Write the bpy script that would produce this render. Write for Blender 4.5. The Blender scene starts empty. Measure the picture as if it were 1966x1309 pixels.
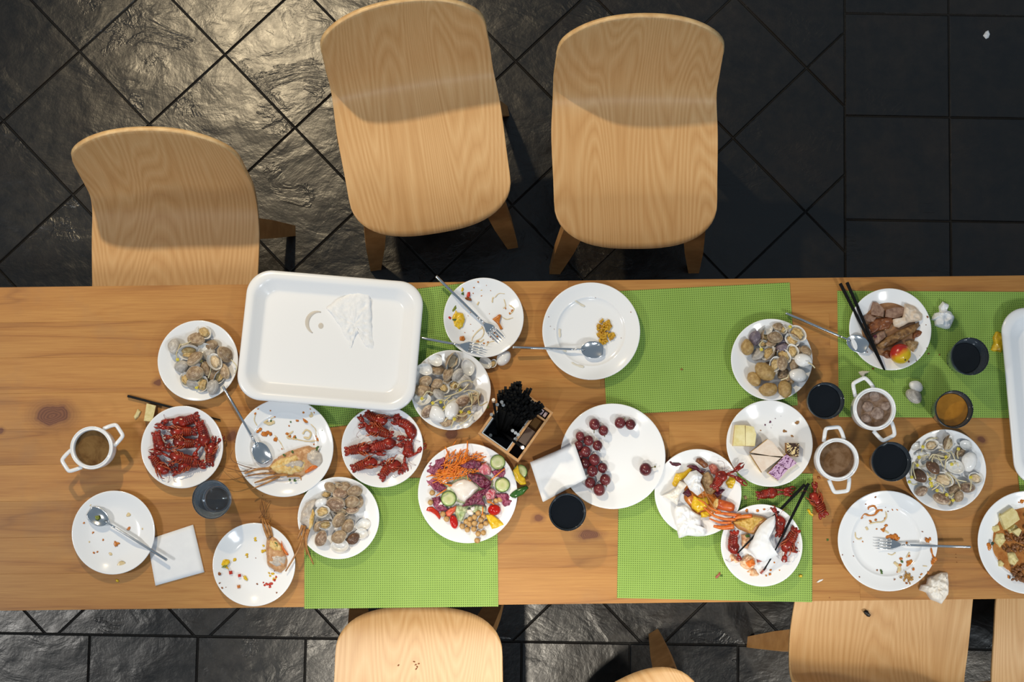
import bpy, bmesh, math, random
from mathutils import Vector, Matrix, Euler, noise as mnoise
R = math.radians
PI = math.pi
scene = bpy.context.scene
COL = scene.collection

# ------------------------------------------------------------------ camera
F_PX = 3116.0                      # focal length in pixels of a 1966 wide frame
CAM_Z = 4.54
TILT = math.atan((940 - 654.5) / F_PX)
ROLL = -0.0117
cam_d = bpy.data.cameras.new('camera')
cam_d.sensor_width = 36.0
cam_d.lens = F_PX * 36.0 / 1966.0
cam = bpy.data.objects.new('camera', cam_d)
cam.location = (0, 0, CAM_Z)
cam.rotation_euler = (TILT, 0, ROLL)
COL.objects.link(cam)
scene.camera = cam
CAM_R = Euler((TILT, 0, ROLL)).to_matrix()

# ------------------------------------------------------------------ light
world = bpy.data.worlds.new('world')
scene.world = world
world.use_nodes = True
wbg = world.node_tree.nodes['Background']
wbg.inputs[0].default_value = (0.66, 0.83, 1.0, 1)
wbg.inputs[1].default_value = 0.24


def lamp(name, loc, target, watts, color, size=0.12, spot=None, blend=0.5):
    if spot:
        d = bpy.data.lights.new(name, 'SPOT'); d.spot_size = R(spot); d.spot_blend = blend; d.shadow_soft_size = size
    else:
        d = bpy.data.lights.new(name, 'AREA'); d.shape = 'DISK'; d.size = size
    d.energy = watts; d.color = color
    o = bpy.data.objects.new(name, d)
    o.location = loc
    o.rotation_euler = (Vector(target) - Vector(loc)).to_track_quat('-Z', 'Y').to_euler()
    COL.objects.link(o)
    return o


lamp('spot_upper_left', (-1.12, 2.2, 3.0), (-0.25, 0.75, 0.4), 165, (1.0, 0.80, 0.51), 0.05, 62, 0.7)
lamp('spot_lower_left', (-0.40, -0.90, 3.0), (0.10, -0.64, 0.4), 180, (1.0, 0.90, 0.74), 0.05, 46, 1.0)
lamp('spot_lower_right', (1.9, -1.5, 3.0), (0.9, -0.45, 0.6), 90, (1.0, 0.88, 0.70), 0.06, 44, 1.0)
lamp('fill_left', (-2.7, -0.3, 3.4), (-0.8, 0.25, 0.7), 122, (1.0, 0.96, 0.90), 0.22, 60, 0.8)  # added soft fill for the left side and the chair backs
lamp('fill_right', (2.3, -2.0, 3.4), (0.8, 0.35, 0.7), 112, (0.87, 0.95, 1.0), 0.22, 60, 0.8)  # added cool fill, brightens the right-hand mats and plates
lamp('fill_near', (0.3, -2.3, 3.4), (0.2, 0.4, 0.7), 52, (0.88, 0.95, 1.0), 0.25, 80, 0.8)  # added general fill over the table from the near side

vs = scene.view_settings
vs.view_transform = 'Standard'
vs.look = 'None'
vs.gamma = 1.0
vs.use_curve_mapping = False
vs.exposure = 0.18

# ------------------------------------------------------------------ helpers
TZ = 0.74                          # table top
MZ = TZ + 0.0016                   # top of a place mat


def P(px, py, z=TZ):
    """the point of the place that lies at height z under a photograph position"""
    d = CAM_R @ Vector(((px - 983.0) / F_PX, -(py - 654.5) / F_PX, -1.0))
    t = (z - CAM_Z) / d.z
    return Vector((d.x * t, d.y * t, z))


def M_PER_PX(px, py, z=TZ):
    return (P(px + 10, py, z) - P(px - 10, py, z)).length / 20.0


ZOOM = dict(A=(100, 580, 3.636), B=(100, 880, 4.364), C=(400, 740, 5.035), D=(390, 900, 4.674), E=(440, 500, 4.3625),
            F=(780, 510, 6.235), G=(780, 650, 5.453), H=(780, 830, 5.692), I=(980, 520, 5.95), J=(1000, 760, 4.673),
            K=(1240, 840, 6.545), L=(1340, 900, 5.454), M=(1380, 590, 6.8875), N=(1500, 530, 5.461),
            O=(1530, 710, 5.3135), Q=(1380, 750, 6.547), R=(1590, 920, 5.033), S=(1700, 560, 2.974),
            T=(1800, 920, 5.452), U=(640, 770, 7.27), V=(1730, 815, 7.48), W=(260, 770, 7.272), X=(900, 720, 7.272),
            Y=(0, 540, 4.092))


def Z(k, x, y):
    a, b, s = ZOOM[k]
    return (a + x / s, b + y / s)


def PZ(k, x, y, z=TZ):
    return P(*Z(k, x, y), z)


def lin(c):
    c = c / 255.0
    return c / 12.92 if c <= 0.04045 else ((c + 0.055) / 1.055) ** 2.4


def S(r, g, b):
    return (lin(r), lin(g), lin(b), 1.0)


class NT:
    """small node tree writer"""
    def __init__(self, name):
        self.m = bpy.data.materials.new(name)
        self.m.use_nodes = True
        self.t = self.m.node_tree
        self.n = self.t.nodes
        self.b = self.n['Principled BSDF']
        self.out = self.n['Material Output']

    def node(self, typ, **kw):
        x = self.n.new(typ)
        for k, v in kw.items():
            if k.startswith('i_'):
                x.inputs[int(k[2:])].default_value = v
            else:
                setattr(x, k, v)
        return x

    def link(self, a, b):
        self.t.links.new(a, b)

    def sock(self, node, i, v):
        if isinstance(v, (int, float, tuple, list)):
            node.inputs[i].default_value = v
        else:
            self.link(v, node.inputs[i])

    def math(self, op, a, b=None, c=None, clamp=False):
        x = self.n.new('ShaderNodeMath'); x.operation = op; x.use_clamp = clamp
        self.sock(x, 0, a)
        if b is not None: self.sock(x, 1, b)
        if c is not None: self.sock(x, 2, c)
        return x.outputs[0]

    def vmath(self, op, a, b=None):
        x = self.n.new('ShaderNodeVectorMath'); x.operation = op
        self.sock(x, 0, a)
        if b is not None: self.sock(x, 1, b)
        return x.outputs[0]

    def noise(self, vec, scale=5.0, detail=3.0, rough=0.55, dist=0.0):
        x = self.n.new('ShaderNodeTexNoise')
        self.link(vec, x.inputs['Vector'])
        x.inputs['Scale'].default_value = scale
        x.inputs['Detail'].default_value = detail
        x.inputs['Roughness'].default_value = rough
        x.inputs['Distortion'].default_value = dist
        return x.outputs['Fac']

    def ramp(self, fac, stops, interp='LINEAR'):
        x = self.n.new('ShaderNodeValToRGB')
        x.color_ramp.interpolation = interp
        e = x.color_ramp.elements
        while len(e) < len(stops): e.new(0.5)
        for k, (p, c) in enumerate(stops):
            e[k].position = p
            e[k].color = c if len(c) == 4 else (*c, 1)
        self.link(fac, x.inputs[0])
        return x.outputs[0]

    def mix(self, fac, a, b, blend='MIX'):
        x = self.n.new('ShaderNodeMix'); x.data_type = 'RGBA'; x.blend_type = blend
        for idx, v in ((0, fac), (6, a), (7, b)):
            self.sock(x, idx, v)
        return x.outputs[2]

    def obj(self):
        return self.n.new('ShaderNodeTexCoord').outputs['Object']

    def gen(self):
        return self.n.new('ShaderNodeTexCoord').outputs['Generated']

    def uv(self):
        return self.n.new('ShaderNodeTexCoord').outputs['UV']

    def rand(self):
        return self.n.new('ShaderNodeObjectInfo').outputs['Random']

    def mapping(self, vec, scale=(1, 1, 1), loc=(0, 0, 0)):
        x = self.n.new('ShaderNodeMapping')
        self.link(vec, x.inputs[0])
        self.sock(x, 1, loc)
        self.sock(x, 3, scale)
        return x.outputs[0]

    def bump(self, h, strength=0.3, dist=0.002):
        x = self.n.new('ShaderNodeBump')
        x.inputs['Strength'].default_value = strength
        x.inputs['Distance'].default_value = dist
        self.link(h, x.inputs['Height'])
        self.link(x.outputs[0], self.b.inputs['Normal'])
        return x

    def set(self, color=None, rough=None, metal=None, spec=None, **kw):
        if color is not None: self.sock(self.b, 'Base Color', color)
        if rough is not None: self.sock(self.b, 'Roughness', rough)
        if metal is not None: self.sock(self.b, 'Metallic', metal)
        if spec is not None: self.b.inputs['Specular IOR Level'].default_value = spec
        for k, v in kw.items():
            self.sock(self.b, k.replace('_', ' '), v)
        return self.m


def mat(name, c, rough=0.5, **kw):
    t = NT(name)
    return t.set(color=c, rough=rough, **kw)


def mat2(name, c1, c2, scale=80, rough=0.45, bump=0.0, lo=0.35, hi=0.65, detail=4, dist=0.0, tone=0.0, bscale=None, sss=0.0):
    """two colour mottled material in object space, offset per object"""
    t = NT(name)
    r = t.rand()
    v = t.vmath('ADD', t.obj(), t.n.new('ShaderNodeCombineXYZ').outputs[0])
    comb = v.node.inputs[1].links[0].from_node
    t.link(r, comb.inputs[0]); t.link(t.math('MULTIPLY', r, 7.31), comb.inputs[1])
    f = t.noise(v, scale, detail, 0.6, dist)
    c = t.ramp(f, [(lo, c1), (hi, c2)])
    if tone:
        k = t.math('MULTIPLY_ADD', r, 2 * tone, 1 - tone)
        c = t.mix(1.0, c, t.n.new('ShaderNodeCombineColor').outputs[0], 'MULTIPLY')
        cc = c.node.inputs[7].links[0].from_node
        for i in range(3): t.link(k, cc.inputs[i])
    t.set(color=c, rough=rough)
    if bump:
        g = t.noise(v, bscale or scale * 1.5, 3)
        t.bump(g, bump, 0.003)
    if sss:
        t.b.inputs['Subsurface Weight'].default_value = sss
        t.b.inputs['Subsurface Radius'].default_value = (0.004, 0.002, 0.001)
    return t.m


class MB:
    """collects shapes, then links them as one mesh object"""
    def __init__(self):
        self.v = []; self.f = []; self.mi = []; self.uv = None

    def add(self, vs, fs, m=0):
        o = len(self.v)
        self.v += [tuple(p) for p in vs]
        self.f += [tuple(i + o for i in f) for f in fs]
        self.mi += [m] * len(fs)

    def lathe(self, prof, n=48, c=(0, 0, 0), m=0, closed=False):
        vs, fs = [], []
        K = len(prof)
        for r, z in prof:
            for i in range(n):
                a = 2 * PI * i / n
                vs.append((c[0] + r * math.cos(a), c[1] + r * math.sin(a), c[2] + z))
        for k in range(K - 1 + (1 if closed else 0)):
            k2 = (k + 1) % K
            for i in range(n):
                j = (i + 1) % n
                fs.append((k * n + i, k * n + j, k2 * n + j, k2 * n + i))
        if not closed:
            if prof[0][0] > 1e-6: fs.append(tuple(range(n))[::-1])
            if prof[-1][0] > 1e-6: fs.append(tuple((K - 1) * n + i for i in range(n)))
        self.add(vs, fs, m)

    def tube(self, pts, rad, n=6, m=0, flat=1.0, caps=True):
        pts = [Vector(p) for p in pts]
        K = len(pts)
        if not isinstance(rad, (list, tuple)): rad = [rad] * K
        vs, fs = [], []
        up0 = None
        for k, p in enumerate(pts):
            d = (pts[min(k + 1, K - 1)] - pts[max(k - 1, 0)])
            if d.length < 1e-9: d = Vector((1, 0, 0))
            d.normalize()
            if up0 is None:
                up0 = Vector((0, 0, 1)) if abs(d.z) < 0.9 else Vector((0, 1, 0))
            s = d.cross(up0)
            if s.length < 1e-6: s = d.orthogonal()
            s.normalize()
            u = s.cross(d).normalized()
            up0 = u
            for i in range(n):
                a = 2 * PI * (i + 0.5) / n
                vs.append(p + s * (math.cos(a) * rad[k]) + u * (math.sin(a) * rad[k] * flat))
        for k in range(K - 1):
            for i in range(n):
                j = (i + 1) % n
                fs.append((k * n + i, k * n + j, (k + 1) * n + j, (k + 1) * n + i))
        if caps:
            fs.append(tuple(range(n))[::-1]); fs.append(tuple((K - 1) * n + i for i in range(n)))
        self.add(vs, fs, m)

    def box(self, c, s, rz=0.0, m=0, bev=0.0):
        x, y, z = s[0] / 2, s[1] / 2, s[2] / 2
        ca, sa = math.cos(rz), math.sin(rz)
        vs = []
        if bev <= 0:
            pts = [(a * x, b * y, d * z) for d in (-1, 1) for a, b in ((-1, -1), (1, -1), (1, 1), (-1, 1))]
            fs = [(3, 2, 1, 0), (4, 5, 6, 7), (0, 1, 5, 4), (1, 2, 6, 5), (2, 3, 7, 6), (3, 0, 4, 7)]
        else:
            e = bev
            pts = []
            for zz, ins in ((-z, 0), (z - e, 0), (z, e)):
                for a, b in ((-1, -1), (1, -1), (1, 1), (-1, 1)):
                    pts.append((a * (x - ins), b * (y - ins), zz))
            fs = [(3, 2, 1, 0), (8, 9, 10, 11)]
            for k in (0, 4):
                for i in range(4):
                    j = (i + 1) % 4
                    fs.append((k + i, k + j, k + 4 + j, k + 4 + i))
        for p in pts:
            vs.append((c[0] + p[0] * ca - p[1] * sa, c[1] + p[0] * sa + p[1] * ca, c[2] + p[2]))
        self.add(vs, fs, m)

    def ell(self, c, r, rot=None, n=16, k=10, m=0, wob=0.0, seed=0, fn=None):
        """ellipsoid, optionally lumpy"""
        vs, fs = [], []
        M = rot or Matrix.Identity(3)
        sv = Vector((seed * 3.7, seed * 1.9, seed))
        def pt(a, b):
            u = Vector((math.cos(a) * math.sin(b), math.sin(a) * math.sin(b), -math.cos(b)))
            q = Vector((u.x * r[0], u.y * r[1], u.z * r[2]))
            if wob: q *= 1 + wob * mnoise.noise(u * 1.6 + sv) + wob * 0.4 * mnoise.noise(u * 4 + sv)
            if fn: q = fn(q)
            return Vector(c) + M @ q
        vs.append(pt(0, 0))
        for j in range(1, k):
            for i in range(n):
                vs.append(pt(2 * PI * i / n, PI * j / k))
        vs.append(pt(0, PI))
        for i in range(n):
            fs.append((0, 1 + (i + 1) % n, 1 + i))
            fs.append((1 + (k - 2) * n + i, 1 + (k - 2) * n + (i + 1) % n, len(vs) - 1))
        for j in range(k - 2):
            for i in range(n):
                a = 1 + j * n + i; b = 1 + j * n + (i + 1) % n
                fs.append((a, b, b + n, a + n))
        self.add(vs, fs, m)

    def blob(self, pts, z0, h, amp=0.0, freq=60, p=2.0, q=0.6, rings=5, nper=40, seed=0, m=0, jit=0.0, center=None, ridge=False, rimz=0.0):
        """a heap or slab over a star-shaped outline of world (x,y) points; flat underside"""
        pts = [Vector((a[0], a[1])) for a in pts]
        c = Vector(center[:2]) if center else sum(pts, Vector((0, 0))) / len(pts)
        L = [0.0]
        for i in range(len(pts)):
            L.append(L[-1] + (pts[(i + 1) % len(pts)] - pts[i]).length)
        ring = []
        for k in range(nper):
            s = L[-1] * k / nper
            i = max(j for j in range(len(pts)) if L[j] <= s + 1e-12)
            f = (s - L[i]) / max(1e-9, L[i + 1] - L[i])
            ring.append(pts[i].lerp(pts[(i + 1) % len(pts)], f))
        sv = Vector((seed * 5.3, seed * 2.1, seed * 0.7))
        if jit:
            ring = [c + (a - c) * (1 + jit * mnoise.noise(Vector((a.x, a.y, 0)) * freq * 1.3 + sv)) for a in ring]
        vs, fs = [], []
        def hz(pt, t):
            w = (1 - t ** p) ** q if t < 1 else 0.0
            x = mnoise.noise(Vector((pt.x, pt.y, 0)) * freq + sv)
            if ridge:
                x = 1 - 2.2 * abs(x); x += 0.5 * (1 - 2.2 * abs(mnoise.noise(Vector((pt.x, pt.y, 3)) * freq * 2.1 + sv)))
            return z0 + rimz * (1 if t < 1 else 0.6) + max(0.0, h * w + amp * x * min(1, (1 - t) * 3 + (0.35 if ridge and t < 1 else 0)))
        vs.append((c.x, c.y, hz(c, 0)))
        for k in range(1, rings + 1):
            t = k / rings
            for a in ring:
                q2 = c + (a - c) * t
                vs.append((q2.x, q2.y, hz(q2, t)))
        n = nper
        for i in range(n):
            fs.append((0, 1 + i, 1 + (i + 1) % n))
        for k in range(rings - 1):
            for i in range(n):
                j = (i + 1) % n
                fs.append((1 + k * n + i, 1 + (k + 1) * n + i, 1 + (k + 1) * n + j, 1 + k * n + j))
        o = len(vs)
        for a in ring: vs.append((a.x, a.y, z0 - 0.0004))
        b = 1 + (rings - 1) * n
        for i in range(n):
            j = (i + 1) % n
            fs.append((b + i, o + i, o + j, b + j))
        fs.append(tuple(o + i for i in range(n))[::-1])
        self.add(vs, fs, m)

    def mesh(self, name, mats, smooth=True, base=(0, 0, 0)):
        me = bpy.data.meshes.new(name)
        bx, by, bz = base
        me.from_pydata([(x - bx, y - by, z - bz) for x, y, z in self.v], [], self.f)
        for x in (mats if isinstance(mats, (list, tuple)) else [mats]):
            me.materials.append(x)
        if any(self.mi): me.polygons.foreach_set('material_index', self.mi)
        me.polygons.foreach_set('use_smooth', [smooth] * len(me.polygons))
        me.update()
        bm = bmesh.new(); bm.from_mesh(me)
        bmesh.ops.recalc_face_normals(bm, faces=bm.faces)
        bm.to_mesh(me); bm.free()
        return me

    def build(self, name, mats, parent=None, smooth=True, base=None, sharp=None):
        if base is None:
            base = parent.location if parent is not None and parent.get('_world') else (0, 0, 0)
            at = (0, 0, 0)
        else:
            at = base if parent is None else Vector(base) - Vector(parent.location)
        me = self.mesh(name, mats, smooth, base)
        if sharp is not None:
            me.set_sharp_from_angle(angle=R(sharp))
        o = link(name, me, parent)
        o.location = at
        return o


def link(name, me, parent=None):
    o = bpy.data.objects.new(name, me)
    COL.objects.link(o)
    if parent is not None: o.parent = parent
    return o


def tag(o, label, cat, group=None, kind=None):
    o['label'] = label
    o['category'] = cat
    if group: o['group'] = group
    if kind: o['kind'] = kind
    return o


def thing(name, label, cat, loc, rz=0.0, group=None, world_parts=False):
    """Empty at a thing's base; with world_parts its meshes are written in world coordinates and rebased"""
    o = bpy.data.objects.new(name, None)
    o.empty_display_size = 0.03
    COL.objects.link(o)
    o.location = loc
    o.rotation_euler = (0, 0, rz)
    tag(o, label, cat, group)
    if world_parts: o['_world'] = 1
    return o


def smooth_path(pts, n=24):
    """Catmull-Rom through points"""
    pts = [Vector(p) for p in pts]
    Q = [pts[0] * 2 - pts[1]] + pts + [pts[-1] * 2 - pts[-2]]
    out = []
    for i in range(1, len(Q) - 2):
        k = max(2, n // (len(pts) - 1))
        for j in range(k):
            t = j / k
            a, b, c, d = Q[i - 1], Q[i], Q[i + 1], Q[i + 2]
            out.append(0.5 * ((2 * b) + (c - a) * t + (2 * a - 5 * b + 4 * c - d) * t * t + (3 * b - a - 3 * c + d) * t ** 3))
    out.append(pts[-1])
    return out

# ------------------------------------------------------------------ floor of stone tiles
def floor_material():
    t = NT('dark_slate')
    o = t.n.new('ShaderNodeTexCoord').outputs['Object']
    r = t.rand()
    off = t.n.new('ShaderNodeCombineXYZ')
    t.link(t.math('MULTIPLY', r, 31.0), off.inputs[0]); t.link(t.math('MULTIPLY', r, 17.0), off.inputs[1])
    v = t.vmath('ADD', o, off.outputs[0])
    n1 = t.noise(v, 4.5, 6, 0.62, 0.4)
    n2 = t.noise(v, 26, 5, 0.65)
    c = t.ramp(n1, [(0.28, S(10, 10, 11)), (0.48, S(19, 17, 15)), (0.62, S(32, 25, 18)), (0.8, S(44, 35, 26))])
    c = t.mix(0.35, c, t.ramp(n2, [(0.35, S(8, 8, 9)), (0.7, S(38, 32, 26))]))
    # cracks and cleft ridges: thin contour of a warped noise
    w = t.noise(t.mapping(v, (1, 1.7, 1)), 5.0, 5, 0.6, 1.2)
    ridge = t.math('SUBTRACT', 1.0, t.math('MULTIPLY', t.math('ABSOLUTE', t.math('SUBTRACT', w, 0.5)), 14.0), clamp=True)
    mask = t.math('GREATER_THAN', t.noise(v, 3.0, 2), 0.60)
    ridge = t.math('MULTIPLY', ridge, mask)
    n3 = t.noise(t.mapping(v, (1, 1.5, 1)), 9, 4, 0.5, 0.8)
    patch = t.ramp(t.noise(v, 5.5, 2), [(.42, (.25, .25, .25, 1)), (.62, (1, 1, 1, 1))])
    h = t.math('ADD', t.math('MULTIPLY', t.math('MULTIPLY', n3, patch), 0.8), t.math('MULTIPLY', n1, 0.8))
    h = t.math('ADD', h, t.math('MULTIPLY', n2, 0.10))
    h = t.math('ADD', h, t.math('MULTIPLY', ridge, 0.16))
    pits = t.math('MULTIPLY', t.math('GREATER_THAN', t.noise(v, 34, 2), 0.70), t.noise(v, 90, 2))
    h = t.math('SUBTRACT', h, t.math('MULTIPLY', pits, 0.12))
    t.set(color=c, rough=t.math('MULTIPLY_ADD', n2, 0.22, 0.20), spec=0.6)
    t.bump(h, 0.45, 0.010)
    return t.m


M_TILE = floor_material()
M_JOINT = mat('tile_joint', S(24, 22, 20), 0.8)

floor = thing('floor', 'dark slate tiled floor under the long wooden table', 'floor', (0, 0, 0))
floor['kind'] = 'structure'
mb = MB(); mb.box((0, 0, -0.03), (5.2, 4.4, 0.052)); o = mb.build('joint_bed', M_JOINT, floor, smooth=False)

g0 = P(1622, 222, 0); gx = (P(1966, 227.5, 0) - g0); gx.z = 0; gx.normalize()
gy = Vector((-gx.y, gx.x, 0))
PITCH = 0.2985


def clip(poly, n, d):
    """keep the side where n.p >= d"""
    out = []
    for i in range(len(poly)):
        a, b = poly[i], poly[(i + 1) % len(poly)]
        da, db = n.dot(a) - d, n.dot(b) - d
        if da >= 0: out.append(a)
        if da * db < 0: out.append(a + (b - a) * (da / (da - db)))
    return out


def tile(poly, rnd):
    """one slab: outline in floor coordinates, chamfered edge, slightly uneven height"""
    area = 0
    for i in range(len(poly)):
        a, b = poly[i], poly[(i + 1) % len(poly)]
        area += a.x * b.y - a.y * b.x
    if abs(area) / 2 < 0.0012: return
    if area < 0: poly = poly[::-1]
    c = sum(poly, Vector((0, 0, 0))) / len(poly)
    n = len(poly)
    top = 0.0 + rnd.uniform(-0.0008, 0.0008)
    vs = []
    for zz, ins in ((-0.012, 0.0017), (top - 0.0022, 0.0017), (top, 0.0040)):
        for i in range(n):
            a, p, b = poly[i - 1], poly[i], poly[(i + 1) % n]
            e1 = (p - a).normalized(); e2 = (b - p).normalized()
            n1 = Vector((-e1.y, e1.x, 0)); n2 = Vector((-e2.y, e2.x, 0))
            bis = n1 + n2
            k = ins * 2 / max(0.35, bis.dot(bis)) if bis.length > 1e-6 else 0
            q = p + bis * k - c
            vs.append((q.x, q.y, zz))
    fs = [tuple(2 * n + i for i in range(n))]
    for k in (0, 1):
        for i in range(n):
            j = (i + 1) % n
            fs.append((k * n + i, k * n + j, (k + 1) * n + j, (k + 1) * n + i))
    m = MB(); m.add(vs, fs)
    o = m.build('tile', M_TILE, floor, smooth=False)
    o.location = c


rnd = random.Random(5)
# straight tiles: right of the upright joint and below the level joint
lx = 0.0                                       # upright joint passes g0
ly = -5 * PITCH                                # level joint, five rows lower
for i in range(-10, 4):
    for j in range(-9, 4):
        if i >= 0 or j < -5:
            a = g0 + gx * (i * PITCH) + gy * (j * PITCH)
            if abs(a.x) > 2.0 or a.y > 1.75 or a.y < -1.1: continue
            tile([a, a + gx * PITCH, a + gx * PITCH + gy * PITCH, a + gy * PITCH], rnd)
# diagonal field in the corner between them
d0 = P(432, 105, 0)
d1 = (P(569, 248, 0) - d0); d1.z = 0; d1.normalize()
d2 = Vector((-d1.y, d1.x, 0))
for i in range(-9, 12):
    for j in range(-9, 12):
        a = d0 + d1 * (i * 0.2935) + d2 * (j * 0.2935)
        q = [a, a + d1 * 0.2935, a + d1 * 0.2935 + d2 * 0.2935, a + d2 * 0.2935]
        c = sum(q, Vector((0, 0, 0))) / 4
        if c.x < -2.0 or c.y > 1.8: continue
        q = clip(q, -gx, -gx.dot(g0))
        if len(q) > 2: q = clip(q, gy, gy.dot(g0) + ly)
        if len(q) > 2: tile(q, rnd)

# ------------------------------------------------------------------ table
KNOTS = [(*Z('Y', 415, 1050), 34, 21), (*Z('Y', 1240, 797), 7, 7), (*Z('Y', 1822, 1216), 8, 8), (2, 826, 6, 5),
         (1033, 995, 9, 7), (1132, 1026, 20, 9), (1885, 843, 9, 7), (868, 832, 12, 10), (1850, 700, 6, 5), (846, 912, 10, 8)]


def pine_material():
    t = NT('pine_board')
    o = t.obj()
    r = t.rand()
    off = t.n.new('ShaderNodeCombineXYZ')
    t.link(t.math('MULTIPLY', r, 43.0), off.inputs[0]); t.link(t.math('MULTIPLY', r, 91.0), off.inputs[2])
    v = t.vmath('ADD', o, off.outputs[0])
    a = t.noise(t.mapping(v, (0.9, 9.0, 1)), 1.0, 2.5, 0.5, 0.25)
    rings = t.math('PINGPONG', t.math('MULTIPLY', a, 9.0), 1.0)
    big = t.noise(t.mapping(v, (1.6, 6, 1)), 1.0, 3, 0.6)
    fib = t.noise(t.mapping(v, (9, 330, 1)), 1.0, 3, 0.7)
    c = t.ramp(rings, [(0.0, S(150, 94, 44)), (0.12, S(184, 124, 62)), (0.55, S(198, 141, 76)), (0.9, S(204, 148, 82)), (1.0, S(192, 134, 70))])
    c = t.mix(t.math('MULTIPLY', big, 0.55), c, S(170, 112, 56))
    c = t.mix(0.28, c, t.ramp(fib, [(0.3, S(146, 92, 42)), (0.7, S(218, 166, 98))]))
    k = t.math('MULTIPLY_ADD', r, 0.20, 0.73)
    cc = t.n.new('ShaderNodeCombineColor')
    for i in range(3): t.link(k if i < 2 else t.math('MULTIPLY', k, .90), cc.inputs[i])
    c = t.mix(1.0, c, cc.outputs[0], 'MULTIPLY')
    # grey wear blotches (old stains)
    st = t.ramp(t.noise(o, 3.2, 5, 0.65), [(0.56, (0, 0, 0, 1)), (0.72, (1, 1, 1, 1))])
    sep = t.n.new('ShaderNodeSeparateXYZ'); t.link(o, sep.inputs[0])
    c = t.mix(t.math('MULTIPLY', st, 0.28), c, S(128, 104, 84))
    # knots
    sx, sy = sep.outputs[0], sep.outputs[1]
    wx = t.math('MULTIPLY', t.math('SUBTRACT', t.noise(o, 30, 2), 0.5), 0.02)
    for px, py, ax, ay in KNOTS:
        w = P(px, py); s = M_PER_PX(px, py)
        dx = t.math('DIVIDE', t.math('ADD', t.math('SUBTRACT', sx, w.x), wx), ax * s)
        dy = t.math('DIVIDE', t.math('ADD', t.math('SUBTRACT', sy, w.y), wx), ay * s)
        d = t.math('SQRT', t.math('ADD', t.math('MULTIPLY', dx, dx), t.math('MULTIPLY', dy, dy)))
        rr = t.math('PINGPONG', t.math('MULTIPLY', d, 5.0), 0.5)
        kc = t.mix(rr, S(96, 54, 34), S(150, 96, 60))
        halo = t.ramp(t.math('MULTIPLY', d, 0.5), [(0.4, (1, 1, 1, 1)), (0.52, (0.5, 0.5, 0.5, 1)), (0.95, (0, 0, 0, 1))])
        c = t.mix(halo, c, kc)
    t.set(color=c, rough=0.48, spec=0.45)
    t.bump(fib, 0.12, 0.001)
    return t.m


M_PINE = pine_material()
table = thing('dining_table', 'long pine dining table crowded with used plates and green place mats', 'table', (0, 0, 0))
y_top = P(983, 540)[1]
y_bot = P(983, 1160.5)[1]
NB = 9
rnd = random.Random(11)
for b in range(NB):
    ya = y_top + (y_bot - y_top) * b / NB
    yb = y_top + (y_bot - y_top) * (b + 1) / NB
    x = -1.75
    while x < 1.75:
        L = rnd.uniform(1.3, 2.6)
        x2 = min(1.75, x + L)
        if 1.75 - x2 < 0.3: x2 = 1.75
        m = MB()
        m.box(((x + x2) / 2, (ya + yb) / 2, TZ - 0.019), (x2 - x - 0.0001, abs(ya - yb) - 0.0001, 0.038), bev=0.00025)
        m.build('board', M_PINE, table, smooth=False)
        x = x2
m = MB()
for yy in (y_top - 0.06, y_bot + 0.06): m.box((0, yy, TZ - 0.038 - 0.04), (3.3, 0.022, 0.08))
m.build('apron', M_PINE, table, smooth=False)
for sx in (-1.62, 1.62):
    for yy in (y_top - 0.08, y_bot + 0.08):
        m = MB(); m.box((sx, yy, 0.351), (0.07, 0.07, 0.70)); m.build('leg', M_PINE, table, smooth=False)

# ------------------------------------------------------------------ place mats
def mat_material():
    t = NT('woven_vinyl')
    o = t.obj()
    sep = t.n.new('ShaderNodeSeparateXYZ'); t.link(o, sep.inputs[0])
    PW = 0.00505
    def cell(s, ph=0.0):
        return t.math('ABSOLUTE', t.math('SUBTRACT', t.math('FRACT', t.math('ADD', t.math('DIVIDE', s, PW), ph)), 0.5))
    cx, cy = cell(sep.outputs[0]), cell(sep.outputs[1])
    hole = t.math('MULTIPLY', t.math('LESS_THAN', cx, 0.17), t.math('LESS_THAN', cy, 0.17))
    strand = t.math('ADD', cx, cy)
    n = t.noise(o, 7, 3)
    c = t.ramp(n, [(0.3, S(138, 170, 78)), (0.7, S(148, 180, 88))])
    c = t.mix(t.math('MULTIPLY', t.math('SUBTRACT', 1.0, strand, clamp=True), 0.35), c, S(104, 142, 54))
    c = t.mix(hole, c, S(52, 78, 26))
    t.set(color=c, rough=0.5, spec=0.3)
    h = t.math('SUBTRACT', strand, hole)
    t.bump(h, 0.5, 0.0012)
    return t.m


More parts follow.
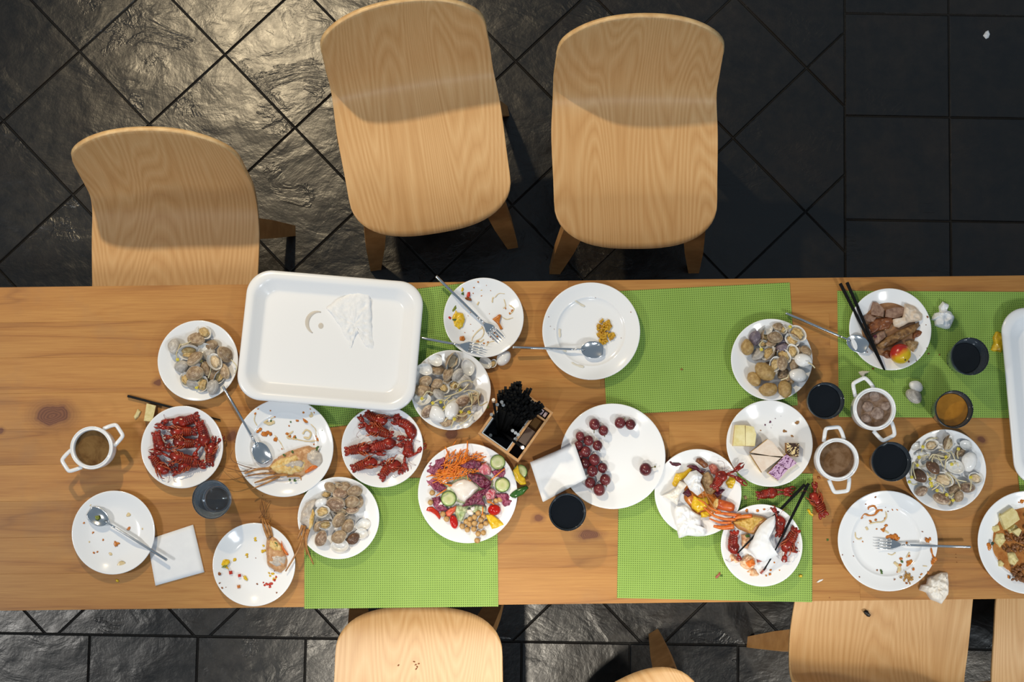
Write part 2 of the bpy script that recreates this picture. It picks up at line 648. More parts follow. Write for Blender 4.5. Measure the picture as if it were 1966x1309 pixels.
M_MAT = mat_material()
MATS = [((748, 683), 355, 245, 6.2, 'green woven place mat half under the left white tray'),
        ((1341, 669), 366, 237, 2.2, 'green woven place mat at the far edge, left half bare, under the potato plate'),
        ((1795, 680), 372, 243, -1.0, 'green woven place mat under the apple plate and two drinks'),
        ((770, 1041.5), 371, 247, 0.0, 'green woven place mat at the near edge under the salad plate'),
        ((1373, 1028), 373, 245, -1.9, 'green woven place mat at the near edge under the loose crayfish'),
        ((2063, 756), 246, 366, 3.0, 'green woven place mat set crosswise under the right-hand tray')]
for i, (c, w, h, a, lab) in enumerate(MATS):
    p = P(*c); s = M_PER_PX(*c)
    z = TZ + (0.0018 if i == 5 else 0.0002)
    hw, hh = w * s / 2, h * s / 2
    m = MB()
    NX, NY = 24, 16
    vs = [((-1 + 2 * i2 / NX) * hw, (-1 + 2 * j2 / NY) * hh, zz) for zz in (0, 0.0013) for j2 in range(NY + 1) for i2 in range(NX + 1)]
    fs = []
    N1 = (NX + 1) * (NY + 1)
    for j2 in range(NY):
        for i2 in range(NX):
            q = j2 * (NX + 1) + i2
            fs.append((q, q + NX + 1, q + NX + 2, q + 1)); fs.append((N1 + q, N1 + q + 1, N1 + q + NX + 2, N1 + q + NX + 1))
    edge = [i2 for i2 in range(NX + 1)] + [(j2 + 1) * (NX + 1) - 1 for j2 in range(1, NY + 1)] + [NY * (NX + 1) + i2 for i2 in range(NX - 1, -1, -1)] + [j2 * (NX + 1) for j2 in range(NY - 1, 0, -1)]
    for k in range(len(edge)):
        a1, b1 = edge[k], edge[(k + 1) % len(edge)]
        fs.append((a1, b1, b1 + N1, a1 + N1))
    m.add(vs, fs)
    o = m.build('place_mat', M_MAT, smooth=False)
    o.location = (p.x, p.y, z); o.rotation_euler.z = R(a)
    tag(o, lab, 'place mat', 'green woven place mats')

# ------------------------------------------------------------------ chairs
def ash_material(name, edge=False):
    t = NT(name)
    u = t.uv()
    r = t.rand()
    off = t.n.new('ShaderNodeCombineXYZ'); t.link(t.math('MULTIPLY', r, 23.0), off.inputs[0]); t.link(t.math('MULTIPLY', r, 57.0), off.inputs[2])
    v = t.vmath('ADD', u, off.outputs[0])
    if edge:
        o = t.obj()
        n = t.noise(o, 40, 3)
        c = t.ramp(n, [(0.3, S(200, 158, 104)), (0.7, S(232, 196, 142))])
        t.set(color=c, rough=0.45)
        return t.m
    a = t.noise(t.mapping(v, (5.6, 0.62, 1)), 1.0, 1.4, 0.4, 0.05)
    rings = t.math('PINGPONG', t.math('MULTIPLY', a, 46.0), 0.5)
    fib = t.noise(t.mapping(v, (240, 7, 1)), 1.0, 3, 0.7)
    band = t.noise(t.mapping(v, (3, 0.6, 1)), 1.0, 2)
    c = t.ramp(rings, [(0.0, S(202, 156, 102)), (0.2, S(212, 168, 114)), (0.5, S(222, 183, 131))])
    c = t.mix(0.25, c, t.ramp(fib, [(0.3, S(184, 134, 82)), (0.7, S(234, 198, 150))]))
    c = t.mix(t.math('MULTIPLY', band, 0.25), c, S(202, 156, 98))
    t.set(color=c, rough=0.38, spec=0.4)
    t.bump(fib, 0.06, 0.001)
    return t.m


M_ASH = ash_material('ash_veneer'); M_PLY = ash_material('ply_edge', True)
M_LEG = mat2('chair_leg_wood', S(176, 126, 72), S(198, 148, 92), 24, 0.45)
M_STEEL_DARK = mat('dark_steel', S(40, 38, 36), 0.5, metal=0.8)

PROFILE = smooth_path([(0, 0.0, 0.430), (0, 0.05, 0.444), (0, 0.15, 0.444), (0, 0.28, 0.438), (0, 0.36, 0.445), (0, 0.405, 0.475),
                       (0, 0.432, 0.53), (0, 0.462, 0.63), (0, 0.482, 0.72), (0, 0.496, 0.800)], 72)
PL = [0.0]
for i in range(1, len(PROFILE)): PL.append(PL[-1] + (PROFILE[i] - PROFILE[i - 1]).length)
PTOT = PL[-1]


def prof(s):
    s = min(max(s, 0), PTOT)
    for i in range(1, len(PL)):
        if s <= PL[i]:
            f = (s - PL[i - 1]) / (PL[i] - PL[i - 1])
            return PROFILE[i - 1].lerp(PROFILE[i], f)
    return PROFILE[-1]


def interp(x, tab):
    for (a, fa), (b, fb) in zip(tab, tab[1:]):
        if x <= b:
            f = (x - a) / (b - a); f = f * f * (3 - 2 * f)
            return fa + (fb - fa) * f
    return tab[-1][1]


def chair_meshes(wide=1.0, splay=0.236):
    m = MB()
    NU, NV = 28, 44
    uvs = []
    for j in range(NV + 1):
        for i in range(NU + 1):
            u = math.sin(PI / 2 * (-1 + 2 * i / NU))
            au = min(1, abs(u))
            e = 1 - (1 - au ** 2.7) ** (1 / 2.7)
            sf = 0.125 * e; sb = 0.15 * e
            v = j / NV
            s = sf + (PTOT - sb - sf) * v
            w = interp(s, [(0, 0.200), (0.12, 0.208), (0.30, 0.213), (0.44, 0.208), (0.66, 0.201), (PTOT, 0.194)]) * wide
            q = prof(s)
            back = interp(s, [(0, 0), (0.30, 0), (0.62, 1), (PTOT, 1)])
            x = u * w
            y = q.y - back * 0.026 * u * u
            z = q.z + (1 - back) * 0.008 * u * u
            m.v.append((x, y, z)); uvs.append((x, s))
    for j in range(NV):
        for i in range(NU):
            a = j * (NU + 1) + i
            m.f.append((a, a + 1, a + NU + 2, a + NU + 1)); m.mi.append(0)
    me = bpy.data.meshes.new('shell')
    me.from_pydata(m.v, [], m.f)
    ul = me.uv_layers.new(name='UVMap')
    for lp in me.loops: ul.data[lp.index].uv = uvs[lp.vertex_index]
    me.polygons.foreach_set('use_smooth', [True] * len(me.polygons))
    me.materials.append(M_ASH); me.materials.append(M_PLY)
    legs = []
    for sx in (-1, 1):
        for top, foot, w in (((0.150, 0.075), (0.196, 0.004), 0), ((0.150, 0.325), (splay, 0.385), 1)):
            m = MB()
            tp = Vector((sx * top[0] * wide, top[1], 0.432)); ft = Vector((sx * foot[0] * wide, foot[1], 0.0))
            d = (ft - tp)
            side = Vector((1, 0, 0)) if not w else Vector((0, 1, 0))
            side = (side - d * (side.dot(d) / d.dot(d))).normalized()
            oth = d.cross(side).normalized()
            vs = []
            for p, a, b in ((tp, 0.030, 0.016), (tp.lerp(ft, 0.55), 0.025, 0.014), (ft, 0.015, 0.011)):
                for ca, cb in ((-1, -1), (1, -1), (1, 1), (-1, 1)):
                    k = p + side * (a * ca) + oth * (b * cb)
                    if p is ft: k.z = 0.001
                    vs.append(k)
            fs = [(0, 1, 2, 3), (8, 9, 10, 11)] + [(k + i, k + (i + 1) % 4, k + 4 + (i + 1) % 4, k + 4 + i) for k in (0, 4) for i in range(4)]
            m.add(vs, fs)
            legs.append(m.mesh('leg', M_LEG, smooth=False))
    m = MB()
    m.box((0, 0.075, 0.4195), (0.30 * wide, 0.045, 0.012)); m.box((0, 0.325, 0.4195), (0.30 * wide, 0.045, 0.012)); m.box((0, 0.2, 0.4195), (0.05, 0.22, 0.010))
    frame = m.mesh('seat_frame', M_STEEL_DARK, smooth=False)
    return me, legs, frame


CH_N = chair_meshes(1.0); CH_S = chair_meshes(1.0, 0.18); CH_W = chair_meshes(1.04)


def chair(loc, back_dir, label, kit=CH_N):
    """loc: floor point under the middle of the seat's front edge; back_dir: towards the backrest"""
    rz = math.atan2(back_dir[1], back_dir[0]) - PI / 2
    t = thing('shell_chair', label, 'chair', (loc[0], loc[1], 0), rz, 'plywood shell chairs')
    sh = link('shell', kit[0], t)
    md = sh.modifiers.new('thickness', 'SOLIDIFY'); md.thickness = 0.011; md.offset = -1 if True else 1; md.material_offset_rim = 1; md.use_even_offset = True
    for l in kit[1]: link('leg', l, t)
    link('seat_frame', kit[2], t)
    return t


f2, b2 = P(841, 460, .436), P(762, 6, .80)
d2v = (b2 - f2); d2v.z = 0; d2v.normalize()
chair(b2 - d2v * 0.496, d2v, 'pale plywood chair turned aslant behind the left white tray')
f3, b3 = P(1221, 486, .436), P(1238, 33, .80)
d3v = (b3 - f3); d3v.z = 0; d3v.normalize()
chair(b3 - d3v * 0.496, d3v, 'pale plywood chair set straight behind the bare place mat', CH_S)
b1 = P(278, 251, .80)
chair(b1 - Vector((0.0, 0.496, 0)), (0.0, 1), 'pale plywood chair pushed half under the table behind the leftmost clam plate')
f4 = P(806, 1164, .436)
chair(f4, (-0.02, -1), 'sunlit plywood chair with crumbs on its seat below the salad mat')
b5 = P(1679, 1322, .46); dd = Vector((-0.16, -1, 0)).normalized()
chair(b5 - dd * 0.42, dd, 'plywood chair with dark peel on its seat below the empty fork plate', CH_W)
chair(P(2068, 1080, .436), (-0.05, -1), 'plywood chair cut by the frame at the lower right corner')
c7 = P(1279, 1279, .44); a7 = R(210)
rot7 = Matrix.Rotation(a7, 3, 'Z')
chair(c7 - rot7 @ Vector((-0.166, 0.032, 0)) - Vector((0, 0, .44)), rot7 @ Vector((0, 1, 0)), 'plywood chair of which only a rounded corner and leg show below the mat')

# ------------------------------------------------------------------ tableware materials
M_CHINA = mat('white_china', S(240, 242, 245), 0.12, spec=0.5)
M_TRAY = mat('white_melamine', S(241, 242, 244), 0.22, spec=0.5)
M_STEEL = mat('polished_steel', (0.72, 0.73, 0.74, 1), 0.16, metal=1.0)
M_STICK = mat2('black_lacquer', S(8, 8, 9), S(13, 13, 14), 60, 0.55)
M_STICK.node_tree.nodes['Principled BSDF'].inputs['Specular IOR Level'].default_value = 0.22
M_STICK_END = mat('silver_stick_end', (0.75, 0.72, 0.68, 1), 0.25, metal=1.0)
M_NAPKIN = mat2('white_napkin', S(232, 234, 238), S(238, 240, 243), 30, 0.9)
M_PAPER = mat2('white_tissue', S(233, 235, 238), S(242, 243, 245), 120, 0.9, bump=0.25)


def glass_material(name, tint, edge=0.25, dc=(0.16, 0.20, 0.25, 1)):
    t = NT(name)
    tr = t.n.new('ShaderNodeBsdfTransparent'); tr.inputs[0].default_value = tint
    gl = t.n.new('ShaderNodeBsdfGlossy'); gl.inputs['Roughness'].default_value = 0.04; gl.inputs[0].default_value = (0.9, 0.93, 0.96, 1)
    df = t.n.new('ShaderNodeBsdfDiffuse'); df.inputs[0].default_value = dc
    lw = t.n.new('ShaderNodeLayerWeight'); lw.inputs[0].default_value = 0.5
    fr = t.n.new('ShaderNodeFresnel'); fr.inputs[0].default_value = 1.5
    m1 = t.n.new('ShaderNodeMixShader'); m2 = t.n.new('ShaderNodeMixShader')
    t.link(t.math('MULTIPLY', lw.outputs['Facing'], edge), m1.inputs[0])
    t.link(tr.outputs[0], m1.inputs[1]); t.link(df.outputs[0], m1.inputs[2])
    t.link(fr.outputs[0], m2.inputs[0]); t.link(m1.outputs[0], m2.inputs[1]); t.link(gl.outputs[0], m2.inputs[2])
    t.link(m2.outputs[0], t.out.inputs[0])
    return t.m


M_GLASS = glass_material('pale_glass', (0.90, 0.94, 0.97, 1), 0.7, (0.42, 0.50, 0.58, 1))
M_GLASS_DARK = glass_material('smoky_glass', (0.55, 0.60, 0.64, 1), 0.6)

# ------------------------------------------------------------------ plates
def small_plate_mesh(R0):
    m = MB()
    m.lathe([(0, 0.0045), (R0 * .40, 0.0045), (R0 * .56, 0.0050), (R0 * .66, 0.0075), (R0 * .80, 0.0135), (R0 * .93, 0.0190), (R0 * .975, 0.0207), (R0 * .995, 0.0212),
             (R0, 0.0203), (R0 * .995, 0.0190), (R0 * .93, 0.0162), (R0 * .78, 0.0090), (R0 * .64, 0.0030), (R0 * .60, 0.0), (R0 * .54, 0.0), (R0 * .52, 0.0016), (0, 0.0016)], 72)
    return m


def ring_plate_mesh(R0, well=.70, hgt=0.0235):
    m = MB()
    m.lathe([(0, 0.0055), (R0 * (well - .12), 0.0055), (R0 * (well - .04), 0.0066), (R0 * (well - .005), 0.0100), (R0 * (well + .012), 0.0118), (R0 * (well + .025), 0.0120), (R0 * (well + .05), 0.0123),
             (R0 * .90, hgt - .0035), (R0 * .975, hgt - .0006), (R0 * .993, hgt), (R0, hgt - .0009), (R0 * .993, hgt - .0024), (R0 * .9, hgt - .0062), (R0 * (well + .03), 0.0085),
             (R0 * (well - .04), 0.0012), (R0 * (well - .06), 0.0), (R0 * (well - .11), 0.0), (R0 * (well - .12), 0.0018), (0, 0.0018)], 80)
    return m


PLATES = {}
PLATE_PX = {}


def plate(key, px, py, rpx, label, kind='s', on_mat=False, lift=0.0, tilt=None):
    zr = TZ + 0.021
    c = P(px, py, zr); r = rpx * M_PER_PX(px, py, zr)
    z = (MZ if on_mat else TZ + 0.0002) + lift
    m = ring_plate_mesh(r) if kind == 'r' else small_plate_mesh(r)
    o = m.build('dinner_plate' if kind != 's' else 'side_plate', M_CHINA)
    o.location = (c.x, c.y, z)
    tag(o, label, 'plate', 'used white plates')
    PLATES[key] = (c, r, z, kind); PLATE_PX[key] = (px, py)
    return o


def zplate(key, x, y):
    """height of the plate's surface below world point x,y"""
    c, r, z, kind = PLATES[key]
    d = math.hypot(x - c.x, y - c.y) / r
    if kind != 'r': tab = [(0, .0046), (.56, .0052), (.66, .0077), (.8, .0137), (.93, .0192), (1.0, .0214), (9, .0214)]
    else: tab = [(0, .0056), (.66, .0068), (.72, .0123), (.9, .0201), (1.0, .0236), (9, .0236)]
    for (a, fa), (b, fb) in zip(tab, tab[1:]):
        if d <= b: return z + fa + (fb - fa) * (d - a) / (b - a)
    return z + tab[-1][1]


plate('S1', 380, 692, 77.5, 'small plate of clams left of the white tray')
plate('S2', 349.5, 858, 79, 'small plate piled with crayfish beside the left soup pot')
plate('L1', 546, 859, 94.5, 'sauce-stained dinner plate with spoon and halved lobster', 'r', lift=.0006)
plate('S3', 217.5, 1022, 80, 'nearly empty small plate with a spoon at the left end of the table')
plate('S4', 487.5, 1083.5, 79.5, 'small plate with a lobster head and pepper scraps at the near edge')
plate('S5', 650, 994, 78.5, 'small plate of clams overlapping the near left mat', on_mat=True)
plate('S6', 734, 857, 78.5, 'small plate of crayfish below the left white tray', on_mat=True)
plate('S7', 865.5, 748.5, 77, 'small plate of clams and sprouts right of the tray')
plate('S8', 928.5, 609.5, 77, 'small plate of noodle scraps with two forks at the far edge', on_mat=True)
plate('L2', 1135, 635.5, 94, 'dinner plate with a spoon and a little yellow rice', 'r')
plate('L3', 1176.5, 875.5, 101, 'large plate of red grapes', 'd', on_mat=True, lift=.002)
plate('L4', 898, 946.5, 95.5, 'large plate of mixed salad', 'd', on_mat=True)
plate('S9', 1340, 945.5, 83.5, 'plate of leftovers heaped with crumpled napkins', on_mat=True)
plate('S10', 1481.5, 690, 78.5, 'small plate of clams and potatoes', on_mat=True)
plate('S11', 1477.5, 851, 83, 'plate with four small pieces of cake')
plate('S12', 1462, 1046.5, 78.5, 'small plate of crayfish remains under a napkin and chopsticks', on_mat=True, lift=.0015)
plate('S13', 1709, 632, 79, 'small plate of braised meat with an apple', on_mat=True)
plate('L5', 1704, 1038, 96, 'sauce-streaked dinner plate with a fork', 'r')
plate('S14', 1815.5, 902, 78, 'small plate of clams and bean sprouts beside the juice')
plate('L6', 1975, 1041, 98.5, 'dinner plate of tofu cut by the right edge of the frame', 'r')

# ------------------------------------------------------------------ trays
def tray_mesh(W, H):
    m = MB()
    n = 14
    def loop(w, h, r, z):
        pts = []
        for cx, cy, a0 in ((w / 2 - r, h / 2 - r, 0), (-w / 2 + r, h / 2 - r, 90), (-w / 2 + r, -h / 2 + r, 180), (w / 2 - r, -h / 2 + r, 270)):
            for k in range(n + 1):
                a = R(a0 + 90 * k / n)
                pts.append((cx + r * math.cos(a), cy + r * math.sin(a), z))
        return pts
    rows = []
    for ins, z, r in ((.054, .0030, .022), (.048, .0030, .027), (.044, .0038, .030), (.041, .0060, .032), (.024, .0225, .046), (.020, .0262, .049), (.017, .0280, .051), (.012, .0290, .054),
                      (.005, .0285, .056), (.0012, .0262, .057), (0, .0235, .058), (.0012, .0222, .058), (.006, .0243, .056), (.015, .0245, .052), (.020, .0215, .049), (.039, .0025, .033), (.045, 0, .028), (.054, 0, .022)):
        rows.append(loop(W - 2 * ins, H - 2 * ins, r, z))
    K = len(rows[0])
    vs = [p for r in rows for p in r]
    fs = [tuple(range(K))]
    for k in range(len(rows) - 1):
        for i in range(K):
            j = (i + 1) % K
            fs.append((k * K + i, (k + 1) * K + i, (k + 1) * K + j, k * K + j))
    b = (len(rows) - 1) * K
    fs.append(tuple(b + i for i in range(K))[::-1])
    m.add(vs, fs)
    return m.mesh('tray', M_TRAY)


s_t = M_PER_PX(634, 652, TZ + .03)
TRAY_ME = tray_mesh(341 * s_t, 253 * s_t)
c = P(634.5, 654.5, TZ + .036)
tr1 = link('serving_tray', TRAY_ME)
tr1.location = (c.x, c.y, TZ + .0125)
tr1.rotation_euler = (R(-3.6), R(0.4), R(-5.4))
tag(tr1, 'empty white tray with a tissue, overhanging the far table edge', 'tray', 'white serving trays')
c = P(2061, 755, TZ + .03)
tr2 = link('serving_tray', TRAY_ME)
tr2.location = (c.x, c.y, TZ + .0036)
tr2.rotation_euler = (0, 0, R(90 + 3.0))
tag(tr2, 'white tray cut off by the right edge of the frame', 'tray', 'white serving trays')
TR1 = Matrix.LocRotScale(tr1.location, tr1.rotation_euler, None)


def on_tray(px, py, h=0.0034):
    p = P(px, py, TZ + .016)
    inv = TR1.inverted() @ p
    inv.z = h
    for _ in range(4):
        w = TR1 @ inv
        e = P(px, py, w.z) - w
        inv = TR1.inverted() @ (w + e); inv.z = h
    return TR1 @ inv


# tissue stuck to the tray, stain ring
m = MB()
outl = [(1060, 235), (1180, 280), (1195, 480), (1205, 640), (1235, 740), (1190, 775), (1140, 720), (1100, 590), (1060, 640), (1010, 790), (975, 700), (930, 560), (850, 440), (810, 400), (900, 330), (980, 290)]
pp = [on_tray(*Z('E', *q)) for q in outl]
zc = sum(p.z for p in pp) / len(pp)
m.blob(pp, zc - .001, .0035, amp=.0032, freq=70, p=4, q=.5, rings=14, nper=90, seed=4, jit=.05, ridge=True)
o = m.build('wet_tissue', M_PAPER, base=(pp[0].x, pp[0].y, zc))
tag(o, 'flattened wet white tissue lying on the left tray', 'tissue')
M_STAIN = mat('drink_stain', S(206, 198, 186), 0.3)
m = MB()
ring = [on_tray(*Z('E', 745 + 92 * math.cos(a), 525 - 95 * math.sin(a)), h=.0034) for a in [R(75 + k * 11) for k in range(16)]]
m.tube(ring, [.0012 + .0040 * math.sin(PI * k / 15) for k in range(16)], 8, flat=.06)
q = on_tray(*Z('E', 768, 548), h=.0034); m.ell(q, (.006, .007, .0004))
o = m.build('drink_ring', M_STAIN, base=tuple(ring[0]))
tag(o, 'pale brown ring of spilled drink on the left tray', 'stain')
M_MUST = mat2('mustard_bits', S(196, 160, 52), S(224, 196, 96), 300, 0.6)
rnd = random.Random(3)
m = MB()
for k in range(14):
    q = on_tray(*Z('E', 925 + rnd.uniform(-20, 35), 465 + rnd.uniform(-30, 40)), h=.0062); m.ell(q, (.0012, .0009, .0006), n=6, k=4)
o = m.build('mustard_specks', M_MUST, base=tuple(q)); tag(o, 'yellow specks on the wet tissue in the tray', 'crumbs', kind='stuff')

# ------------------------------------------------------------------ cutlery
def frame_from(p0, p1):
    """matrix with local +X from p0 to p1 and local Z up"""
    x = (p1 - p0).normalized(); y = Vector((0, 0, 1)).cross(x).normalized(); z = x.cross(y)
    return Matrix((x, y, z)).transposed()


def handle_mb(L0, L1):
    m = MB()
    m.tube([(L0, 0, 0), (L0 + .002, 0, 0), (L0 + (L1 - L0) * .35, 0, 0), (L1 - .006, 0, 0), (L1, 0, 0)], [.0026, .0034, .0036, .0031, .0024], 12)
    return m


def place_local(o, p, Mr):
    o.location = p; o.rotation_euler = Mr.to_euler()


def spoon(tip_handle, tip_bowl, label, down=False):
    """two world points on the table things"""
    p0, p1 = Vector(tip_handle), Vector(tip_bowl)
    L = (p1 - p0).length
    t = thing('spoon', label, 'spoon', p0, 0, 'steel spoons'); t.rotation_euler = frame_from(p0, p1).to_euler()
    bl = .053; xb = L - bl
    hm = handle_mb(0, xb - .016)
    hm.build('handle', M_STEEL, t)
    m = MB()
    # neck and bowl as one dished surface
    NU, NV = 22, 12
    vs, fs = [], []
    for side in (0, 1):
        for i in range(NU + 1):
            u = i / NU
            x = xb + bl * u
            w = .0198 * (max(0, 1 - (abs(u - .53) / .53) ** 2.5) ** .5 if u > .5 else (max(0.0, 1 - (abs(u - .5) / .5) ** 2.0)) ** .62)
            w = max(w, .0012)
            for j in range(NV + 1):
                v = -1 + 2 * j / NV
                dish = -.0062 * (1 - v * v) * max(0, math.sin(PI * min(1, u * 1.02))) ** .8
                zz = dish + (-.0011 if side else 0) + .0012 * (1 - u) + .001
                vs.append((x, v * w, -zz if down else zz))
    N = (NU + 1) * (NV + 1)
    for s in (0, 1):
        for i in range(NU):
            for j in range(NV):
                a = s * N + i * (NV + 1) + j
                q = (a, a + 1, a + NV + 2, a + NV + 1)
                fs.append(q if s else q[::-1])
    ed = [j for j in range(NV + 1)] + [i * (NV + 1) + NV for i in range(1, NU + 1)] + [NU * (NV + 1) + j for j in range(NV - 1, -1, -1)] + [i * (NV + 1) for i in range(NU - 1, 0, -1)]
    for k in range(len(ed)):
        a, b = ed[k], ed[(k + 1) % len(ed)]
        fs.append((a, b, b + N, a + N))
    m.add(vs, fs)
    m.tube([(xb - .017, 0, 0), (xb - .008, 0, .0006), (xb + .004, 0, .0012), (xb + .010, 0, .0004)], [.0029, .0022, .0024, .003], 8, flat=.6)
    m.build('bowl', M_STEEL, t)
    return t


def fork(tip_handle, tip_tines, label):
    p0, p1 = Vector(tip_handle), Vector(tip_tines)
    L = (p1 - p0).length
    t = thing('fork', label, 'fork', p0, 0, 'steel forks'); t.rotation_euler = frame_from(p0, p1).to_euler()
    xb = L - .062
    handle_mb(0, xb - .012).build('handle', M_STEEL, t)
    m = MB()
    NU, NV = 12, 8
    vs, fs = [], []
    for side in (0, 1):
        for i in range(NU + 1):
            u = i / NU
            x = xb + .027 * u
            w = .0022 + .0098 * (3 * u * u - 2 * u ** 3) if u < 1 else .012
            for j in range(NV + 1):
                v = -1 + 2 * j / NV
                vs.append((x, v * w, .001 - .0035 * math.sin(PI * u * .5) + .0012 * v * v * u - (.0013 if side else 0)))
    N = (NU + 1) * (NV + 1)
    for s in (0, 1):
        for i in range(NU):
            for j in range(NV):
                a = s * N + i * (NV + 1) + j
                q = (a, a + 1, a + NV + 2, a + NV + 1)
                fs.append(q if s else q[::-1])
    ed = [j for j in range(NV + 1)] + [i * (NV + 1) + NV for i in range(1, NU + 1)] + [NU * (NV + 1) + j for j in range(NV - 1, -1, -1)] + [i * (NV + 1) for i in range(NU - 1, 0, -1)]
    for k in range(len(ed)):
        a, b = ed[k], ed[(k + 1) % len(ed)]
        fs.append((a, b, b + N, a + N))
    m.add(vs, fs)
    m.tube([(xb - .013, 0, 0), (xb - .005, 0, .0004), (xb + .006, 0, .0005)], [.0029, .0022, .0024], 8, flat=.7)
    m.build('head', M_STEEL, t)
    for k in range(4):
        y = -.0101 + .00673 * k
        m = MB()
        m.tube([(xb + .026, y, -.0028), (xb + .038, y, -.0022), (xb + .052, y, .0002), (xb + .062, y * .96, .0032)], [.0019, .0017, .0014, .0007], 6, flat=.7)
        m.build('tine', M_STEEL, t)
    return t


ZR = TZ + .0255        # on a plate's rim
spoon(P(428, 741, TZ + .030), P(512, 887, TZ + .0135), 'spoon leaning on the halved-lobster plate')
spoon(P(321, 1075, TZ + .022), P(171, 981, TZ + .0165), 'spoon with a green scrap, on the leftmost plate above a folded napkin')
spoon(P(984, 667, TZ + .028), P(1158, 672, TZ + .0145), 'spoon lying across the rim of the yellow rice plate')
spoon(P(1508, 601, TZ + .012), P(1666, 668, TZ + .025), 'spoon propped on the meat plate beside the chopsticks')
fork(P(837, 530, TZ + .036), P(963, 653, TZ + .012), 'fork slanting across the noodle scrap plate from the far table edge')
fork(P(806, 648, TZ + .022), P(929, 671, TZ + .0265), 'fork between the left tray and the noodle scrap plate')
fork(P(1864, 1050, TZ + .026), P(1681, 1044, TZ + .0115), 'fork lying on the sauce-streaked plate')


def chopstick(thick, thin, label, group=None, tip_steel=False, r0=.0042, r1=.0021):
    a, b = Vector(thick), Vector(thin)
    L = (b - a).length
    m = MB()
    m.tube([(0, 0, 0), (.0012, 0, 0), (L * .5, 0, 0), (L - .001, 0, 0), (L, 0, 0)], [r0 * .9, r0, r0 * .86, r1, r1 * .8], 4)
    o = m.build('chopstick', M_STICK, smooth=False)
    o.location = a; o.rotation_euler = frame_from(a, b).to_euler()
    tag(o, label, 'chopstick', group)
    return o


chopstick(P(1613, 544, TZ + .018), P(1697, 709, TZ + .028), 'left chopstick of the pair across the meat plate', r0=.0048)
chopstick(P(1626, 542, TZ + .020), P(1699, 711, TZ + .032), 'right chopstick of the pair across the meat plate', r0=.0048)
chopstick(P(1545, 930, TZ + .010), P(1416, 1062, TZ + .034), 'upper chopstick tucked under the napkin on the crayfish remains', r0=.0046)
chopstick(P(1552, 928, TZ + .012), P(1488, 1057, TZ + .040), 'lower chopstick resting on the napkin over the crayfish remains', r0=.0046)
chopstick(P(1480, 1072, TZ + .030), P(1466, 1095, TZ + .026), 'broken chopstick end sticking out below the napkin', r0=.0022, r1=.0026)
chopstick(P(245, 760, TZ + .0045), P(423, 806, TZ + .0030), 'lone chopstick running beneath the rim of the left crayfish plate', r0=.0042)

# ------------------------------------------------------------------ chopstick box
BH = 0.118
bl_, bb_, br_ = P(917.5, 832, TZ + BH), P(995, 887, TZ + BH), P(1063.5, 792.5, TZ + BH)
ex = (bb_ - bl_); BW = ex.length; ex.normalize()
ey = (br_ - bb_); BL = ey.length; ey.normalize()
ang = math.atan2(ex.y, ex.x)
M_BAMBOO = mat2('bamboo', S(184, 136, 88), S(206, 160, 110), 30, 0.45)
M_LINER = mat('pale_liner', S(196, 204, 210), 0.35)
M_DARKBOX = mat('dark_card', S(46, 46, 54), 0.6)
bx = thing('chopstick_box', 'wooden table caddy full of black chopsticks with a narrow side bay', 'caddy', (bl_.x, bl_.y, TZ + .0003), ang)
# local: x 0..BW along the front, y 0..BL away from it (ey is to the left of ex)
def bpart(name, x0, x1, y0, y1, z0, z1, mt, rz=0):
    m = MB(); m.box(((x0 + x1) / 2, (y0 + y1) / 2, (z0 + z1) / 2), (x1 - x0, y1 - y0, z1 - z0), rz, bev=.0006)
    return m.build(name, mt, bx, smooth=False)
WT = .0055
bpart('base', 0, BW, 0, BL, 0, .006, M_BAMBOO)
bpart('side_wall', 0, BW, 0, WT, .006, BH, M_BAMBOO); bpart('side_wall', 0, BW, BL - WT, BL, .006, BH, M_BAMBOO)
bpart('side_wall', 0, WT, WT, BL - WT, .006, BH, M_BAMBOO); bpart('side_wall', BW - WT, BW, WT, BL - WT, .006, BH, M_BAMBOO)
DX = BW * .685
bpart('divider', DX, DX + WT, WT, BL - WT, .006, BH, M_BAMBOO)
bpart('bay_divider', DX + WT, BW - WT, BL * .80, BL * .80 + .004, .006, BH, M_BAMBOO)
LT = .0026
bpart('liner', WT, DX, WT, WT + LT, .007, BH - .002, M_LINER); bpart('liner', WT, DX, BL - WT - LT, BL - WT, .007, BH - .002, M_LINER)
bpart('liner', WT, WT + LT, WT + LT, BL - WT - LT, .007, BH - .002, M_LINER); bpart('liner', DX - LT, DX, WT + LT, BL - WT - LT, .007, BH - .002, M_LINER)
bpart('liner_floor', WT + LT, DX - LT, WT + LT, BL - WT - LT, .0065, .009, M_DARKBOX)
MB_BOX = Matrix.LocRotScale(bx.location, bx.rotation_euler, None)
def boxthing(name, x0, x1, y0, y1, z0, z1, mt, label, cat):
    m = MB(); m.box((0, 0, (z1 - z0) / 2), (x1 - x0, y1 - y0, z1 - z0), bev=.0005)
    o = m.build(name, mt, smooth=False)
    o.location = MB_BOX @ Vector(((x0 + x1) / 2, (y0 + y1) / 2, z0)); o.rotation_euler.z = ang
    return tag(o, label, cat)
xa, xb_ = DX + WT + .001, BW - WT - .001
boxthing('dark_card', xa, xb_, WT + .001, BL * .29, .0065, .030, M_DARKBOX, 'dark block at the near end of the caddy side bay', 'card')
boxthing('grey_card', xa, xb_, BL * .295, BL * .58, .0065, .075, mat('grey_card', S(164, 152, 142), .6), 'grey packet standing in the middle of the caddy side bay', 'packet')
boxthing('kraft_card', xa, xb_, BL * .585, BL * .79, .0065, .062, mat('kraft_card', S(138, 108, 58), .6), 'ochre packet behind the grey one in the caddy side bay', 'packet')
